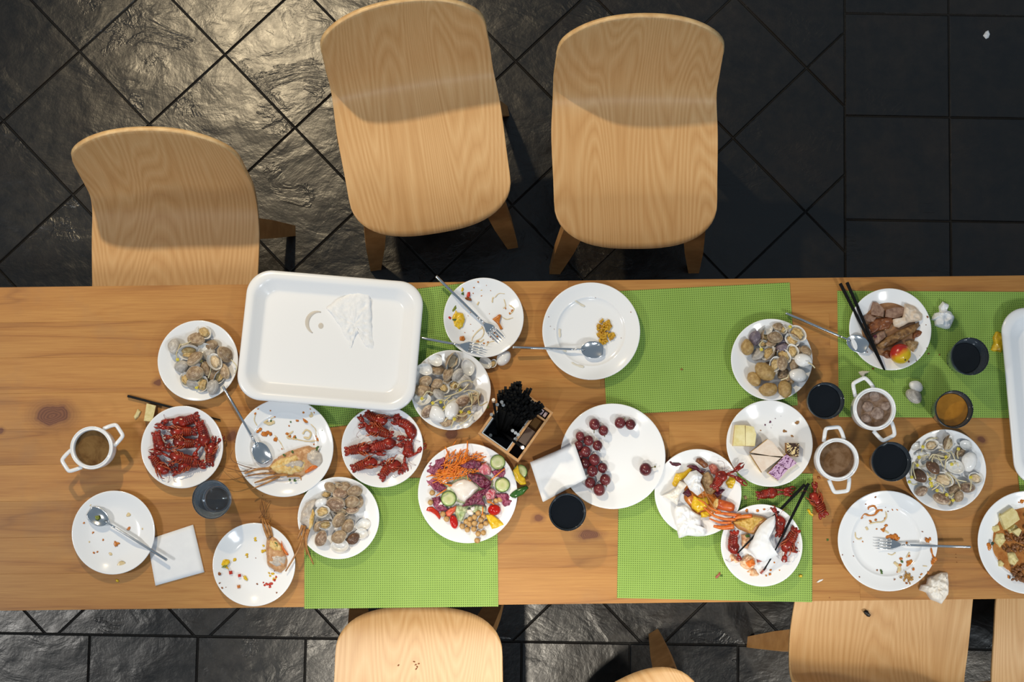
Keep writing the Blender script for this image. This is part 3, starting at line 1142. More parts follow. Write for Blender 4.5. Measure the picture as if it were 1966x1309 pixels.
for k in range(2):
    boxthing('sachet', xa + .003 + .010 * k, xa + .010 + .010 * k, BL * .85, BL - WT - .002, .0065, BH - .012, mat('sachet_paper', S(205, 192, 208), .5), ['pale striped sachet nearest the chopsticks in the caddy', 'pale striped sachet nearest the corner of the caddy'][k], 'sachet')
boxthing('dark_filler', xa, xb_, BL * .825, BL * .845, .0065, BH - .03, M_DARKBOX, 'dark strip beside the sachets in the caddy', 'packet')

# sticks in the box: thick silver-ended or black butt up
rnd = random.Random(21)
CLOUD = [(395, 260), (455, 190), (600, 130), (700, 70), (745, 120), (745, 230), (830, 165), (885, 205), (820, 285), (900, 345), (1020, 375), (1060, 455), (1000, 520), (925, 585), (840, 590), (770, 690), (690, 640), (560, 560), (430, 430)]


def inside(x, y, pl):
    r = False
    for i in range(len(pl)):
        (x1, y1), (x2, y2) = pl[i - 1], pl[i]
        if (y1 > y) != (y2 > y) and x < (x2 - x1) * (y - y1) / (y2 - y1) + x1: r = not r
    return r


tops = []
for i in range(6000):
    x, y = rnd.uniform(390, 1065), rnd.uniform(65, 700)
    if inside(x, y, CLOUD) and all((x - a) ** 2 + (y - b) ** 2 > 37 ** 2 for a, b in tops): tops.append((x, y))
tops.sort(key=lambda q: q[1])
def box_stick(px, py, zt, bxl, byl, ends=None):
    a = P(px, py, zt); b = MB_BOX @ Vector((bxl, byl, .011))
    o = chopstick(a, b, 'black chopstick standing butt end up in the wooden caddy', 'chopsticks in the caddy', r0=.0043, r1=.0022)
    if ends:
        L = (b - a).length
        m = MB(); m.tube([(-.0008, 0, 0), (.006, 0, 0)], [.0040, .0044], 8)
        m.build('end_cap', M_STICK_END, o, smooth=False)['label'] = 'silver end cap'
        o['label'] = 'silver-ended chopstick in the caddy, ' + ends
    return o
BI = MB_BOX.inverted()
for k, (zx, zy) in enumerate(tops):
    x, y = Z('X', zx, zy)
    zt = TZ + .205 - .085 * min(1, max(0, (zy - 150) / 540)) + rnd.uniform(-.006, .006)
    q = BI @ P(x, y, zt)
    # the foot of a stick stays well inside its compartment
    x0, x1_, y0, y1_ = WT + LT + .006, DX - LT - .006, WT + LT + .010, BL - WT - LT - .006
    fx = min(x1_, max(x0, x0 + (x1_ - x0) * (.5 + .55 * (q.x - .03) / .08))); fy = min(y1_, max(y0, q.y - .050))
    # keep the stick inside the walls at the height of the rim
    box_stick(x, y, zt, fx - 0, fy)
for (zx, zy, h, fx, fy, lab) in ((345, 345, .19, .5, .12, 'long one standing apart at the left'), (318, 550, .16, .3, .35, 'at the left wall, below the long one'), (398, 412, .18, .25, .6, 'first right of the long one'), (460, 375, .18, .3, .7, 'topmost of the silver ends'),
                            (482, 418, .17, .4, .7, 'just below the topmost silver end'), (752, 1010, .165, .2, .22, 'leaning over the dark side bay'), (305, 840, .075, .45, .1, 'short one deep in the near left corner'),
                            (612, 775, .135, .4, .5, 'left of three ends by the divider'), (652, 805, .13, .45, .5, 'middle of three ends by the divider'), (690, 830, .128, .5, .5, 'right of three ends by the divider'), (650, 890, .12, .6, .4, 'lowest end against the divider')):
    px, py = Z('X', zx, zy)
    box_stick(px, py, TZ + h, WT + LT + .004 + (DX - WT - 2 * LT - .01) * fx, WT + LT + .004 + (BL - 2 * WT - 2 * LT - .01) * fy, lab)

# ------------------------------------------------------------------ soup pots
def soup_material(name, c1, c2, sx=34):
    return mat2(name, c1, c2, sx, 0.12, lo=.36, hi=.62, detail=4, dist=.6)


def pot(px, py, a, soup, label, what):
    zr = TZ + .074
    c = P(px, py, zr); s = 41.5 * M_PER_PX(px, py, zr)
    k = s / .0495
    t = thing('soup_pot', label, 'soup pot', (c.x, c.y, TZ + .0003 if what != 'mat' else MZ), R(a), 'white lug-handled soup pots')
    m = MB()
    pr = [(0, 0), (.030, 0), (.033, .002), (.041, .012), (.0465, .028), (.0475, .042), (.0465, .056), (.0465, .064), (.0490, .067), (.0495, .071), (.0488, .074), (.0470, .0745),
          (.0462, .0722), (.0440, .0720), (.0432, .0745), (.0415, .0745), (.0405, .072), (.0405, .058), (.041, .04), (.036, .012), (.030, .006), (0, .005)]
    m.lathe([(r * k, z) for r, z in pr], 64)
    m.build('body', M_CHINA, t)
    for sgn in (0, PI):
        m = MB()
        ca, sa = math.cos(sgn), math.sin(sgn)
        path = [(.0440, -.0235), (.058, -.0205), (.0700, -.0165), (.0735, -.0120), (.0740, 0), (.0735, .0120), (.0700, .0165), (.058, .0205), (.0440, .0235)]
        pts = [Vector((x * k, y * k, .0615 + (.003 if .05 < x else 0))) for x, y in path]
        pts = smooth_path(pts, 40)
        pts = [(p.x * ca - p.y * sa, p.x * sa + p.y * ca, p.z) for p in pts]
        m.tube(pts, .0047 * k, 10, flat=.85)
        m.build('handle', M_CHINA, t)
    m = MB()
    m.lathe([(0, .0606), (.03 * k, .0605), (.0406 * k, .0607)], 48); m.f.pop()
    m.build('soup', soup, t)
    return t


SOUP_A = soup_material('brown_broth', S(92, 62, 22), S(122, 92, 50))
SOUP_B = soup_material('cloudy_meat_broth', S(98, 72, 44), S(146, 122, 106), 40)
SOUP_C = soup_material('murky_broth', S(96, 66, 34), S(126, 98, 72), 46)
pot(175.5, 859.5, 33, SOUP_A, 'white two-handled pot of clear brown broth at the left end of the table', '')
pt2 = pot(1679, 785, 116, SOUP_B, 'white two-handled pot of cloudy meat broth on the edge of the green mat', 'mat')
pot(1608, 882, 96, SOUP_C, 'white two-handled pot of murky broth between two dark drinks', '')
M_MEATB = mat2('boiled_meat', S(118, 96, 84), S(160, 140, 128), 120, .5, bump=.3)
for i, (x, y, r) in enumerate(((725, 375, 60), (820, 440, 75), (900, 370, 55), (790, 270, 60), (700, 500, 55))):
    q = PZ('O', x, y, MZ + .061); s = r / 5.3135 * M_PER_PX(1680, 785, MZ + .06)
    m = MB(); m.ell((0, 0, 0), (s, s * .85, .005), wob=.25, seed=i, n=14, k=8)
    o = m.build('meat_lump', M_MEATB); o.location = (q.x, q.y, MZ + .0605)
    tag(o, ['pale meat lump at the left of the cloudy broth', 'largest grey meat lump in the middle of the cloudy broth', 'grey meat lump at the right of the cloudy broth', 'grey meat lump at the top of the cloudy broth', 'dark meat lump at the bottom of the cloudy broth'][i], 'meat', 'meat lumps in the cloudy broth')

# ------------------------------------------------------------------ tumblers
def liquid(name, c, rough=.06):
    return mat(name, c, rough, spec=.5)


LQ_DARK = liquid('dark_drink', S(9, 11, 16)); LQ_JUICE = mat2('orange_drink', S(152, 100, 18), S(166, 112, 26), 60, .15)
M_WATER = glass_material('clear_water', (0.93, 0.95, 0.96, 1), 0.1)


def tumbler(px, py, rpx, fill, lq, label, glass=M_GLASS_DARK, onmat=False, H=.088):
    zr = TZ + H
    c = P(px, py, zr); r = rpx * M_PER_PX(px, py, zr)
    t = thing('tumbler', label, 'glass', (c.x, c.y, MZ if onmat else TZ + .0003), 0, 'drinking tumblers')
    rb = r * .74
    m = MB()
    prf = [(0, .0), (rb * .85, 0), (rb, .004), (rb + (r - rb) * .35, H * .35), (rb + (r - rb) * .8, H * .75), (r, H - .001), (r - .0008, H), (r - .0022, H - .0008),
           (rb + (r - rb) * .8 - .0026, H * .75), (rb + (r - rb) * .35 - .003, H * .35), (rb - .004, .012), (rb * .8, .0085), (0, .008)]
    m.lathe(prf, 56)
    m.build('cup', glass, t)
    m = MB()
    hz = H * fill
    rr = lambda z: (rb - .004 + (rb + (r - rb) * .35 - .003 - rb + .004) * (z - .012) / (H * .35 - .012) if z < H * .35 else rb + (r - rb) * (.35 + .45 * (z / H - .35) / .4) - .0029) - .0005
    zs = [.0125 + (hz - .0125) * k / 6 for k in range(7)]
    m.lathe([(0, .0095), (rb * .78, .0095)] + [(max(.001, rr(z)), z) for z in zs] + [(rr(hz) * .97, hz - .0002), (0, hz - .0004)], 48)
    m.build('drink', lq, t)
    return t


tumbler(406, 958.5, 37.5, .16, M_WATER, 'clear tumbler with a little water beside the left crayfish plate', M_GLASS)
tumbler(1089.5, 983, 36, .80, LQ_DARK, 'tumbler of dark drink below the grape plate')
tumbler(1586, 769, 35.5, .74, LQ_DARK, 'tumbler of dark drink between the potato plate and a soup pot')
tumbler(1712, 886, 38, .76, LQ_DARK, 'tumbler of dark drink beside the sprout plate')
tumbler(1862.5, 684, 36.5, .52, LQ_DARK, 'half-full tumbler of dark drink on the far right mat', onmat=True)
tumbler(1832.5, 785.5, 36.5, .72, LQ_JUICE, 'tumbler of orange drink on the edge of the far right mat')

# ------------------------------------------------------------------ napkins
def flat_napkin(corners, z, label, layers=3, thick=.0011, skew=None):
    t = thing('napkin', label, 'napkin', sum(corners, Vector((0, 0, 0))) / len(corners), 0, 'paper napkins', world_parts=True)
    for L in range(layers):
        m = MB()
        off = Vector(skew or (0, 0, 0)) * L
        n = 10
        c = [p + off for p in corners]
        vs = []
        for top in (0, 1):
            for j in range(n + 1):
                for i in range(n + 1):
                    a = c[0].lerp(c[1], i / n); b = c[3].lerp(c[2], i / n)
                    p = a.lerp(b, j / n)
                    w = mnoise.noise(Vector((p.x * 22, p.y * 22, L * 5))) * .0006 + mnoise.noise(Vector((p.x * 60, p.y * 60, L))) * .0002
                    p.z += L * thick + (thick * .8 if top else 0) + w * (1 if L else .3)
                    vs.append(p)
        N = (n + 1) ** 2
        fs = []
        for j in range(n):
            for i in range(n):
                a = j * (n + 1) + i
                fs.append((a, a + n + 1, a + n + 2, a + 1)); fs.append((N + a, N + a + 1, N + a + n + 2, N + a + n + 1))
        ed = list(range(n + 1)) + [(j + 1) * (n + 1) - 1 for j in range(2 - 1, n + 1)] + [n * (n + 1) + i for i in range(n - 1, -1, -1)] + [j * (n + 1) for j in range(n - 1, 0, -1)]
        for k in range(len(ed)):
            a, b = ed[k], ed[(k + 1) % len(ed)]
            fs.append((a, b, b + N, a + N))
        m.add(vs, fs)
        m.build('ply', M_NAPKIN, t)
    return t


flat_napkin([P(x, y, TZ + .0006) for x, y in ((283, 1036), (371, 1007), (392.5, 1098), (299, 1124))], TZ, 'folded white napkin under the leftmost spoon handle', 3)
zn = TZ + .034
flat_napkin([PZ('J', 82, 595, TZ + .030), PZ('J', 478, 425, zn), PZ('J', 585, 735, zn), PZ('J', 195, 945, TZ + .030)], zn, 'folded white napkin bent over the rim of the grape plate', 3, .0022, (.0006, -.0008, 0))


def crumple(outline, z0, h, label, seed, amp=.006, freq=60, name='crumpled_tissue', material=None, cat='tissue', center=None, **kw):
    m = MB()
    m.blob(outline, z0, h, amp=amp, freq=freq, p=2.6, q=.55, rings=14, nper=80, seed=seed, jit=.06, ridge=True, center=center, **kw)
    b = sum((Vector((p[0], p[1], 0)) for p in outline), Vector((0, 0, 0))) / len(outline)
    o = m.build(name, material or M_PAPER, base=(b.x, b.y, z0), sharp=38)
    tag(o, label, cat)
    return o


def poly(k, pts, z=TZ):
    return [PZ(k, x, y, z) for x, y in pts]


crumple(poly('N', [(1690, 262), (1750, 300), (1735, 360), (1775, 370), (1812, 440), (1765, 555), (1690, 550), (1605, 520), (1600, 465), (1565, 460), (1600, 390), (1655, 375), (1645, 320)]), MZ, .016, 'crumpled white tissue on the far right mat', 2)
crumple(poly('R', [(1095, 897), (1155, 905), (1170, 1000), (1165, 1120), (1120, 1170), (1100, 1205), (1060, 1190), (990, 1160), (945, 1095), (880, 1070), (895, 1020), (950, 1010), (960, 950), (1030, 925)], TZ + .004), TZ + .0003, .018, 'crumpled yellowed tissue hanging over the near right table edge', 7,
        material=mat2('creamy_tissue', S(236, 226, 212), S(243, 238, 230), 60, .9))

# ------------------------------------------------------------------ clams
def shell_material(name, a, b, c, rough=0.35):
    """growth rings round the hinge: the uv's v runs from the beak to the lip"""
    t = NT(name)
    o = t.obj(); r = t.rand()
    sep = t.n.new('ShaderNodeSeparateXYZ'); t.link(t.uv(), sep.inputs[0])
    off = t.n.new('ShaderNodeCombineXYZ'); t.link(t.math('MULTIPLY', r, 9.0), off.inputs[2])
    v = t.vmath('ADD', o, off.outputs[0])
    n = t.noise(v, 170, 4, .65)
    q = t.math('ADD', sep.outputs[1], t.math('MULTIPLY', n, .05))
    rg = t.math('SINE', t.math('MULTIPLY', q, 52.0))
    rg2 = t.math('SINE', t.math('MULTIPLY_ADD', q, 17.0, t.math('MULTIPLY', r, 6.0)))
    col = t.ramp(n, [(.34, a), (.52, b), (.68, c)])
    dk = t.mix(.5, a, S(70, 54, 44))
    col = t.mix(t.math('MULTIPLY', t.math('ADD', rg, 1.0), .20), col, dk)
    col = t.mix(t.math('MULTIPLY', t.math('ADD', rg2, 1.0), .22), col, dk)
    col = t.mix(t.math('MULTIPLY', t.math('SUBTRACT', sep.outputs[1], .86, clamp=True), 6.0, clamp=True), col, c)
    k = t.math('MULTIPLY_ADD', r, .5, .86)
    cc = t.n.new('ShaderNodeCombineColor')
    for i in range(3): t.link(k, cc.inputs[i])
    col = t.mix(1.0, col, cc.outputs[0], 'MULTIPLY')
    t.set(color=col, rough=rough)
    t.bump(t.math('ADD', t.math('MULTIPLY', rg, .6), n), .4, .0006)
    return t.m


M_SH_BROWN = shell_material('brown_shell', S(138, 112, 84), S(170, 146, 116), S(206, 186, 156))
M_SH_GREY = shell_material('grey_shell', S(170, 166, 160), S(190, 186, 180), S(206, 202, 196))
M_SH_PURPLE = shell_material('purple_shell', S(96, 86, 100), S(120, 108, 122), S(144, 132, 142))
M_SH_DARK = shell_material('dark_brown_shell', S(74, 52, 38), S(96, 68, 50), S(116, 86, 64), .2)
M_SH_SPECK = shell_material('speckled_shell', S(112, 88, 70), S(160, 130, 106), S(222, 204, 180))
M_SH_IN = mat2('shell_inside', S(206, 206, 204), S(230, 230, 228), 90, .25, tone=.05)
M_SH_WHITE = mat2('white_shell', S(228, 228, 228), S(240, 240, 240), 90, .15)
M_MEAT = mat2('clam_meat', S(170, 138, 84), S(214, 186, 130), 220, .35, bump=.3, tone=.1, sss=.1)
M_MEAT2 = mat2('pale_clam_meat', S(196, 170, 132), S(226, 206, 172), 220, .35, bump=.3, tone=.08, sss=.1)


def outline(a):
    """clam outline, hinge at +y, about 34 mm wide"""
    x, y = math.cos(a), math.sin(a)
    w = 1 - .22 * max(0, y) ** 1.5
    return Vector((.0172 * x * w + .0012 * max(0, y) ** 2, .0122 * y * (1.10 if y > 0 else 1.0)))


def valve(up, h=.0076, th=.0011, n=28, k=9):
    """half shell: domed up (outside showing) or lying as a dish; rings spread from the beak at +y"""
    beak = Vector((.0016, .0092))
    vs, uv, fs = [], [], []
    for s in (0, 1):
        for j in range(k + 1):
            t = j / k
            for i in range(n):
                e = outline(2 * PI * i / n)
                p = beak + (e - beak) * t
                if s: p = p * (.985)
                a = math.atan2(p.y, p.x)
                rho = min(1.0, p.length / max(1e-6, outline_r(a)))
                z = h * (1 - rho ** 2.3) ** .72 - (th if s else 0) * (1 - .3 * t) + (0 if s else .00022 * math.sin(t * 40) * (t < .97))
                vs.append((p.x, p.y, z if up else h - z)); uv.append((i / n, t))
    N = (k + 1) * n
    for s in (0, 1):
        for j in range(k):
            for i in range(n):
                a = s * N + j * n + i; b = s * N + j * n + (i + 1) % n
                fs.append((a, a + n, b + n, b) if j else (a, a + n, b + n))
    for i in range(n):
        a = k * n + i; b = k * n + (i + 1) % n
        fs.append((a, a + N, b + N, b))
    m = MB(); m.add(vs, fs); m.uvs = uv
    m.mi = [0] * (k * n) + [1] * (k * n) + [1] * n
    return m


def outline_r(a):
    """distance of the outline from the middle in direction a"""
    best = OUT_TAB[int((a % (2 * PI)) / (2 * PI) * 720) % 720]
    return best


OUT_TAB = [0.0] * 720
for i in range(2880):
    e_ = outline(2 * PI * i / 2880); OUT_TAB[int((math.atan2(e_.y, e_.x) % (2 * PI)) / (2 * PI) * 720) % 720] = e_.length


def valve_mesh(m, name, mats):
    me = m.mesh(name, mats)
    ul = me.uv_layers.new(name='UVMap')
    for lp in me.loops: ul.data[lp.index].uv = m.uvs[lp.vertex_index]
    return me


V_UP = valve(True); V_DISH = valve(False)
VM = {}
for key, mt in (('c', M_SH_BROWN), ('g', M_SH_GREY), ('p', M_SH_PURPLE), ('d', M_SH_DARK), ('s', M_SH_SPECK), ('w', M_SH_WHITE)):
    VM[key] = (valve_mesh(V_UP, 'shell_' + key, [mt, M_SH_IN]), valve_mesh(V_DISH, 'shell_dish_' + key, [mt, M_SH_IN]))
mm = []
for s in range(4):
    m = MB()
    m.ell((0, .001, .0062), (.0115, .0072, .0042), n=18, k=10, wob=.35, seed=s + 1)
    m.tube([(-.010, -.003, .007), (0, -.0065, .0085), (.010, -.003, .007)], [.0018, .0026, .0018], 6)
    mm.append((m.mesh('meat', M_MEAT), m.mesh('meat', M_MEAT2)))
M_EYE_SPOT = mat('orange_spot', S(196, 140, 62), .4)

KINDLAB = {'c': 'brown ridged clam', 'g': 'smooth pale grey clam', 'p': 'purple-grey clam', 'd': 'glossy dark brown clam', 's': 'speckled brown clam', 'w': 'smooth white clam',
           'i': 'empty open clam shell', 'm': 'yellow-meat open clam', 'n': 'pale-meat open clam'}


def whereabouts(items, what):
    """items: [(object, start of label, dx, dy)] with picture offsets from the middle of the plate; writes a label that names its place"""
    def place(dx, dy):
        d = math.hypot(dx, dy)
        if d < 13: return 'mid pile'
        a = int(((math.degrees(math.atan2(-dy, dx)) + 22.5) % 360) // 45)
        w = ['right', 'upper right', 'top', 'upper left', 'left', 'lower left', 'bottom', 'lower right'][a]
        return (w + ' of pile') if d < 42 else (w + ' edge')
    by = {}
    for o, st, dx, dy in items: by.setdefault(st + ', ' + place(dx, dy), []).append((dy, dx, o))
    for k, v in by.items():
        v.sort(key=lambda q: (q[0], q[1]))
        for i, (dy, dx, o) in enumerate(v):
            pre = '' if len(v) == 1 else (['upper ', 'lower '] if len(v) == 2 else ['topmost ', 'middle ', 'lowest '] if len(v) == 3 else ['first ', 'second ', 'third ', 'fourth ', 'fifth ', 'last '])[min(i, 5)]
            o['label'] = pre + k + ', ' + what


def clam(px, py, size, ang, kind, z, where, group, seed=0, tilt=None):
    """size: longest extent in photograph pixels; ang: picture angle of the long axis, counter-clockwise"""
    rnd = random.Random(seed * 13 + 7)
    sc = 1.13 * size * M_PER_PX(px, py, z) / .0344
    p = P(px, py, z + .004)
    t = thing('clam', KINDLAB[kind] + ' ' + where, 'clam', (p.x, p.y, z), 0, group)
    tl = tilt if tilt is not None else (26 if kind in 'cgps' else 16)
    t.rotation_euler = (R(rnd.uniform(-tl, tl)), R(rnd.uniform(-tl, tl)), R(ang) + (PI if rnd.random() < .4 else 0))
    t.scale = (sc, sc, sc)
    if kind in 'cgpdsw':
        up = link('upper_shell', VM[kind][0], t); up.location = (0, 0, .0042); up.rotation_euler = (R(-rnd.uniform(2, 16)), 0, 0)
        lo = link('lower_shell', VM[kind][1], t); lo.location = (0, 0, -.0036)
    else:
        outer = rnd.choice('ccgs')
        link('shell', VM[outer][1], t)
        if kind in 'mn':
            link('meat', mm[seed % 4][0 if kind == 'm' else 1], t)
            if rnd.random() < .5:                     # the second valve, standing half open behind
                o = link('second_shell', VM[outer][1], t)
                o.location = (0, .011, .0075); o.rotation_euler = (R(62), 0, 0)
    return t


def clams(zk, rows, plate_key, where, group, z_of=None):
    its = []
    for i, row in enumerate(rows):
        x, y, size, a, kind = row[:5]
        lay = row[5] if len(row) > 5 else 0
        px, py = Z(zk, x, y)
        size = size / ZOOM[zk][2]
        w = P(px, py, TZ + .012)
        base = zplate(plate_key, w.x, w.y) + .0018 if plate_key else z_of
        if plate_key:
            c, r, zz, _ = PLATES[plate_key]
            dd = math.hypot(w.x - c.x, w.y - c.y) / r
        t = clam(px, py, size, a, kind, base + .0045 * (kind in 'cgpdsw') + .0065 * lay, where, group, seed=i)
        q = PLATE_PX[plate_key]
        its.append((t, KINDLAB[kind], px - q[0], py - q[1]))
    whereabouts(its, where)


clams('A', [(1065, 215, 108, -42, 'm', 0), (848, 312, 105, 85, 'g', 0), (955, 352, 128, 8, 'm', 1), (1058, 322, 95, 20, 'i', 1), (1200, 362, 118, -50, 'c', 1),
            (1000, 400, 118, 40, 'c', 2), (1148, 415, 112, -60, 'n', 2), (908, 445, 105, 10, 'g', 0), (1000, 492, 125, 15, 'c', 2), (1072, 468, 100, -60, 'c', 1),
            (928, 545, 92, -65, 'm', 0), (1056, 570, 108, 65, 'm', 1), (1122, 592, 100, 75, 'g', 1), (1207, 482, 115, -55, 'c', 0), (1125, 500, 110, 80, 'c', 0),
            (1165, 525, 90, 60, 'm', 1), (985, 565, 100, 0, 'g', 0), (1095, 365, 95, 20, 'g', 0), (1115, 300, 90, 0, 'c', 0), (1010, 262, 120, -12, 'c', 0)],
      'S1', 'on the plate left of the tray', 'clams on the plate left of the tray')
clams('G', [(310, 235, 145, -30, 'i'), (478, 245, 180, 60, 'n', 1), (645, 300, 160, -70, 'i'), (200, 315, 150, -20, 'i', 1), (330, 335, 140, 10, 'c'), (445, 375, 140, 60, 'c', 2),
            (535, 375, 140, 50, 'g', 2), (205, 440, 138, 20, 'c', 1), (320, 470, 130, 30, 'c', 1), (165, 545, 165, 5, 'c', 0), (335, 590, 130, -50, 'g', 2), (180, 640, 165, -10, 'i', 1),
            (390, 515, 130, -40, 'm', 1), (590, 640, 150, 30, 's', 2), (325, 790, 190, -50, 'w', 1), (475, 755, 180, 65, 'w', 2), (215, 755, 150, 60, 's', 0), (720, 620, 170, 50, 'n', 0),
            (420, 870, 140, -10, 'c', 0), (575, 820, 140, 20, 'c', 0), (600, 440, 200, -40, 'g', 0), (262, 545, 120, 60, 'c', 0), (640, 860, 150, 45, 'i', 0), (510, 480, 130, 20, 'm', 1), (440, 455, 100, 0, 'c', 0)],
      'S7', 'on the plate right of the tray', 'clams on the plate right of the tray')
clams('D', [(1140, 170, 110, -40, 'c'), (1212, 145, 90, -20, 'n'), (1268, 160, 110, -10, 'c'), (1360, 196, 130, 10, 'c', 1), (1230, 225, 140, 15, 's', 1), (1105, 235, 95, 0, 'm'), (1060, 302, 115, 25, 'w', 1),
            (1198, 312, 165, 0, 's', 2), (1338, 290, 135, 10, 'c', 2), (1398, 300, 115, 70, 'c', 0), (1340, 370, 115, 5, 's', 1), (1080, 385, 130, 10, 'm', 2), (1085, 450, 150, -20, 'i', 0), (1215, 452, 140, 60, 'c', 2),
            (1300, 510, 130, 55, 'c', 1), (1095, 500, 110, 10, 'm', 1), (1030, 510, 105, 60, 'c', 0), (1065, 625, 140, 60, 's', 1), (1225, 610, 140, 25, 'c', 1), (1232, 690, 150, 0, 'i', 0), (1345, 625, 115, 35, 'd', 0),
            (1435, 505, 125, 15, 'i', 0), (1425, 580, 115, 5, 'i', 0), (1240, 380, 120, -10, 'n', 1), (1315, 440, 90, 0, 'g', 0)],
      'S5', 'over the near left mat', 'clams on the plate over the near left mat')
clams('M', [(485, 400, 190, 80, 'p'), (600, 385, 150, 80, 'm'), (580, 480, 130, -20, 'm', 0), (745, 388, 190, -10, 'c', 2), (640, 305, 150, 40, 'i'), (790, 265, 150, -10, 'c', 0), (845, 290, 120, -40, 'm', 1),
            (1050, 350, 230, -45, 'm', 1), (978, 430, 190, -35, 'm', 1), (660, 610, 200, 50, 'm', 1), (530, 625, 190, 40, 'g', 0), (838, 540, 160, 20, 'p', 1), (975, 585, 190, -75, 'm', 2), (872, 640, 200, -50, 'm', 2),
            (742, 745, 190, 75, 'm', 3), (835, 740, 180, 80, 'c', 3), (1057, 560, 130, -60, 'c', 0), (1155, 578, 150, -50, 'c', 0), (1120, 700, 215, -15, 'w', 1), (1050, 905, 220, -20, 'w', 1), (990, 750, 170, 80, 'c', 1),
            (850, 880, 160, 40, 'c', 0), (930, 960, 150, -40, 'c', 0), (650, 770, 140, 0, 'c', 0), (690, 480, 150, 20, 'c', 0), (840, 440, 140, 0, 'p', 0), (800, 620, 150, 0, 'm', 0), (900, 520, 140, 40, 'c', 0)],
      'S10', 'on the potato plate', 'clams on the plate with potatoes')
clams('V', [(440, 300, 200, 20, 'n', 1), (660, 275, 220, 70, 'n', 2), (925, 295, 170, -30, 'i'), (970, 530, 270, 70, 'w', 1), (305, 565, 150, 40, 'i', 1), (452, 620, 215, -40, 'd', 2), (270, 732, 215, -50, 'd', 2),
            (615, 790, 260, -25, 'n', 2), (780, 600, 240, -30, 'i', 2), (295, 960, 180, 20, 's'), (575, 1075, 230, -20, 's', 1), (840, 1030, 160, 60, 'c', 1), (770, 930, 180, 30, 'c', 0), (960, 890, 200, -10, 's', 0),
            (1070, 768, 190, -20, 'n', 0), (205, 315, 130, 20, 'i'), (285, 440, 190, 0, 'i', 0), (860, 400, 150, 30, 'c', 0), (720, 830, 150, 60, 'c', 0), (550, 480, 190, 30, 'g', 0), (690, 1110, 110, 70, 'm', 0)],
      'S14', 'on the plate by the juice', 'clams on the sprout plate beside the juice')
for i, (zk, x, y, s, a, k, lab) in enumerate((('F', 950, 1160, 150, -40, 'i', 'left empty half shell on the table below the noodle scrap plate'), ('F', 1040, 1170, 100, 60, 'm', 'small clam with meat between two shells below the noodle scrap plate'),
                                              ('F', 1165, 1105, 185, 50, 'w', 'right white shell on the table below the noodle scrap plate'), ('O', 1215, 168, 135, -30, 'w', 'upper white shell of the pair on the far right mat'),
                                              ('O', 1190, 268, 165, -40, 'g', 'lower pale shell of the pair on the far right mat'))):
    px, py = Z(zk, x, y)
    t = clam(px, py, s / ZOOM[zk][2], a, k, (MZ if zk == 'O' else TZ) + .0045, '', 'loose clam shells on the table', seed=40 + i, tilt=4)
    t['label'] = lab
px, py = Z('M', 1068, 875); q = P(px, py, TZ + .038)
m = MB(); m.ell((0, 0, 0), (.0055, .0055, .003)); o = m.build('clam_meat', M_EYE_SPOT); o.location = (q.x, q.y, TZ + .0335); tag(o, 'orange scrap of clam meat on a white shell, potato plate', 'clam meat')

# ------------------------------------------------------------------ bean sprouts
M_SPROUT = mat2('sprout_stem', S(196, 184, 142), S(220, 210, 176), 60, .3, sss=.1)
M_SPHEAD = mat2('sprout_head', S(196, 180, 40), S(222, 206, 76), 200, .35)


def sprout(pts, z, where, group, head=True, rad=.0015):
    w = [P(x, y, z) for x, y in pts]
    for i, q in enumerate(w): q.z += .003 * math.sin(PI * i / (len(w) - 1))
    t = thing('bean_sprout', 'curling bean sprout ' + where, 'sprout', w[0], 0, group, world_parts=True)
    m = MB(); m.tube(smooth_path(w, 16), rad, 6); m.build('stem', M_SPROUT, t)
    if head:
        d = (w[0] - w[1]).normalized()
        m = MB()
        for sgn in (-1, 1):
            s = d.cross(Vector((0, 0, 1))) * .0018 * sgn
            m.ell(w[0] + d * .002 + s, (.0045, .0022, .0022), Matrix.Rotation(math.atan2(d.y, d.x), 3, 'Z'), 10, 6)
        m.build('bean', M_SPHEAD, t)
    return t


def sprouts(zk, lines, plate_key, dz, where, group):
    its = []
    for i, (pts, head) in enumerate(lines):
        zp = [Z(zk, *p) for p in pts]
        w = P(*zp[len(zp) // 2], TZ + .015)
        t = sprout(zp, zplate(plate_key, w.x, w.y) + dz + .0012 * (i % 5), where, group, head)
        q = PLATE_PX[plate_key]; mid = zp[len(zp) // 2]
        its.append((t, 'yellow-headed bean sprout' if head else 'headless bean sprout', mid[0] - q[0], mid[1] - q[1]))
    whereabouts(its, where)


W7 = 'on the plate right of the tray'; G7 = 'sprouts on the plate right of the tray'
sprouts('G', [(((560, 530), (520, 470), (490, 520), (560, 560)), 1), (((660, 470), (590, 540), (480, 590), (390, 610)), 0), (((370, 660), (430, 640), (450, 690)), 1), (((170, 620), (220, 555), (280, 570)), 1),
              (((360, 780), (410, 720), (400, 660), (470, 600)), 1), (((580, 760), (620, 720), (690, 690), (650, 560)), 1), (((650, 775), (600, 810), (520, 800)), 1), (((500, 850), (480, 900), (470, 930)), 1),
              (((700, 460), (650, 440), (560, 470), (520, 560)), 0), (((760, 600), (740, 560), (660, 540), (600, 560)), 0), (((680, 560), (690, 640), (680, 740)), 0), (((850, 660), (770, 700), (750, 590)), 0),
              (((405, 715), (450, 660), (520, 630)), 1), (((400, 870), (450, 820), (540, 820)), 0), (((285, 670), (350, 640), (420, 650)), 1), (((690, 790), (640, 850), (560, 900)), 0)], 'S7', .020, W7, G7)
WV = 'on the plate by the juice'; GV = 'sprouts on the plate by the juice'
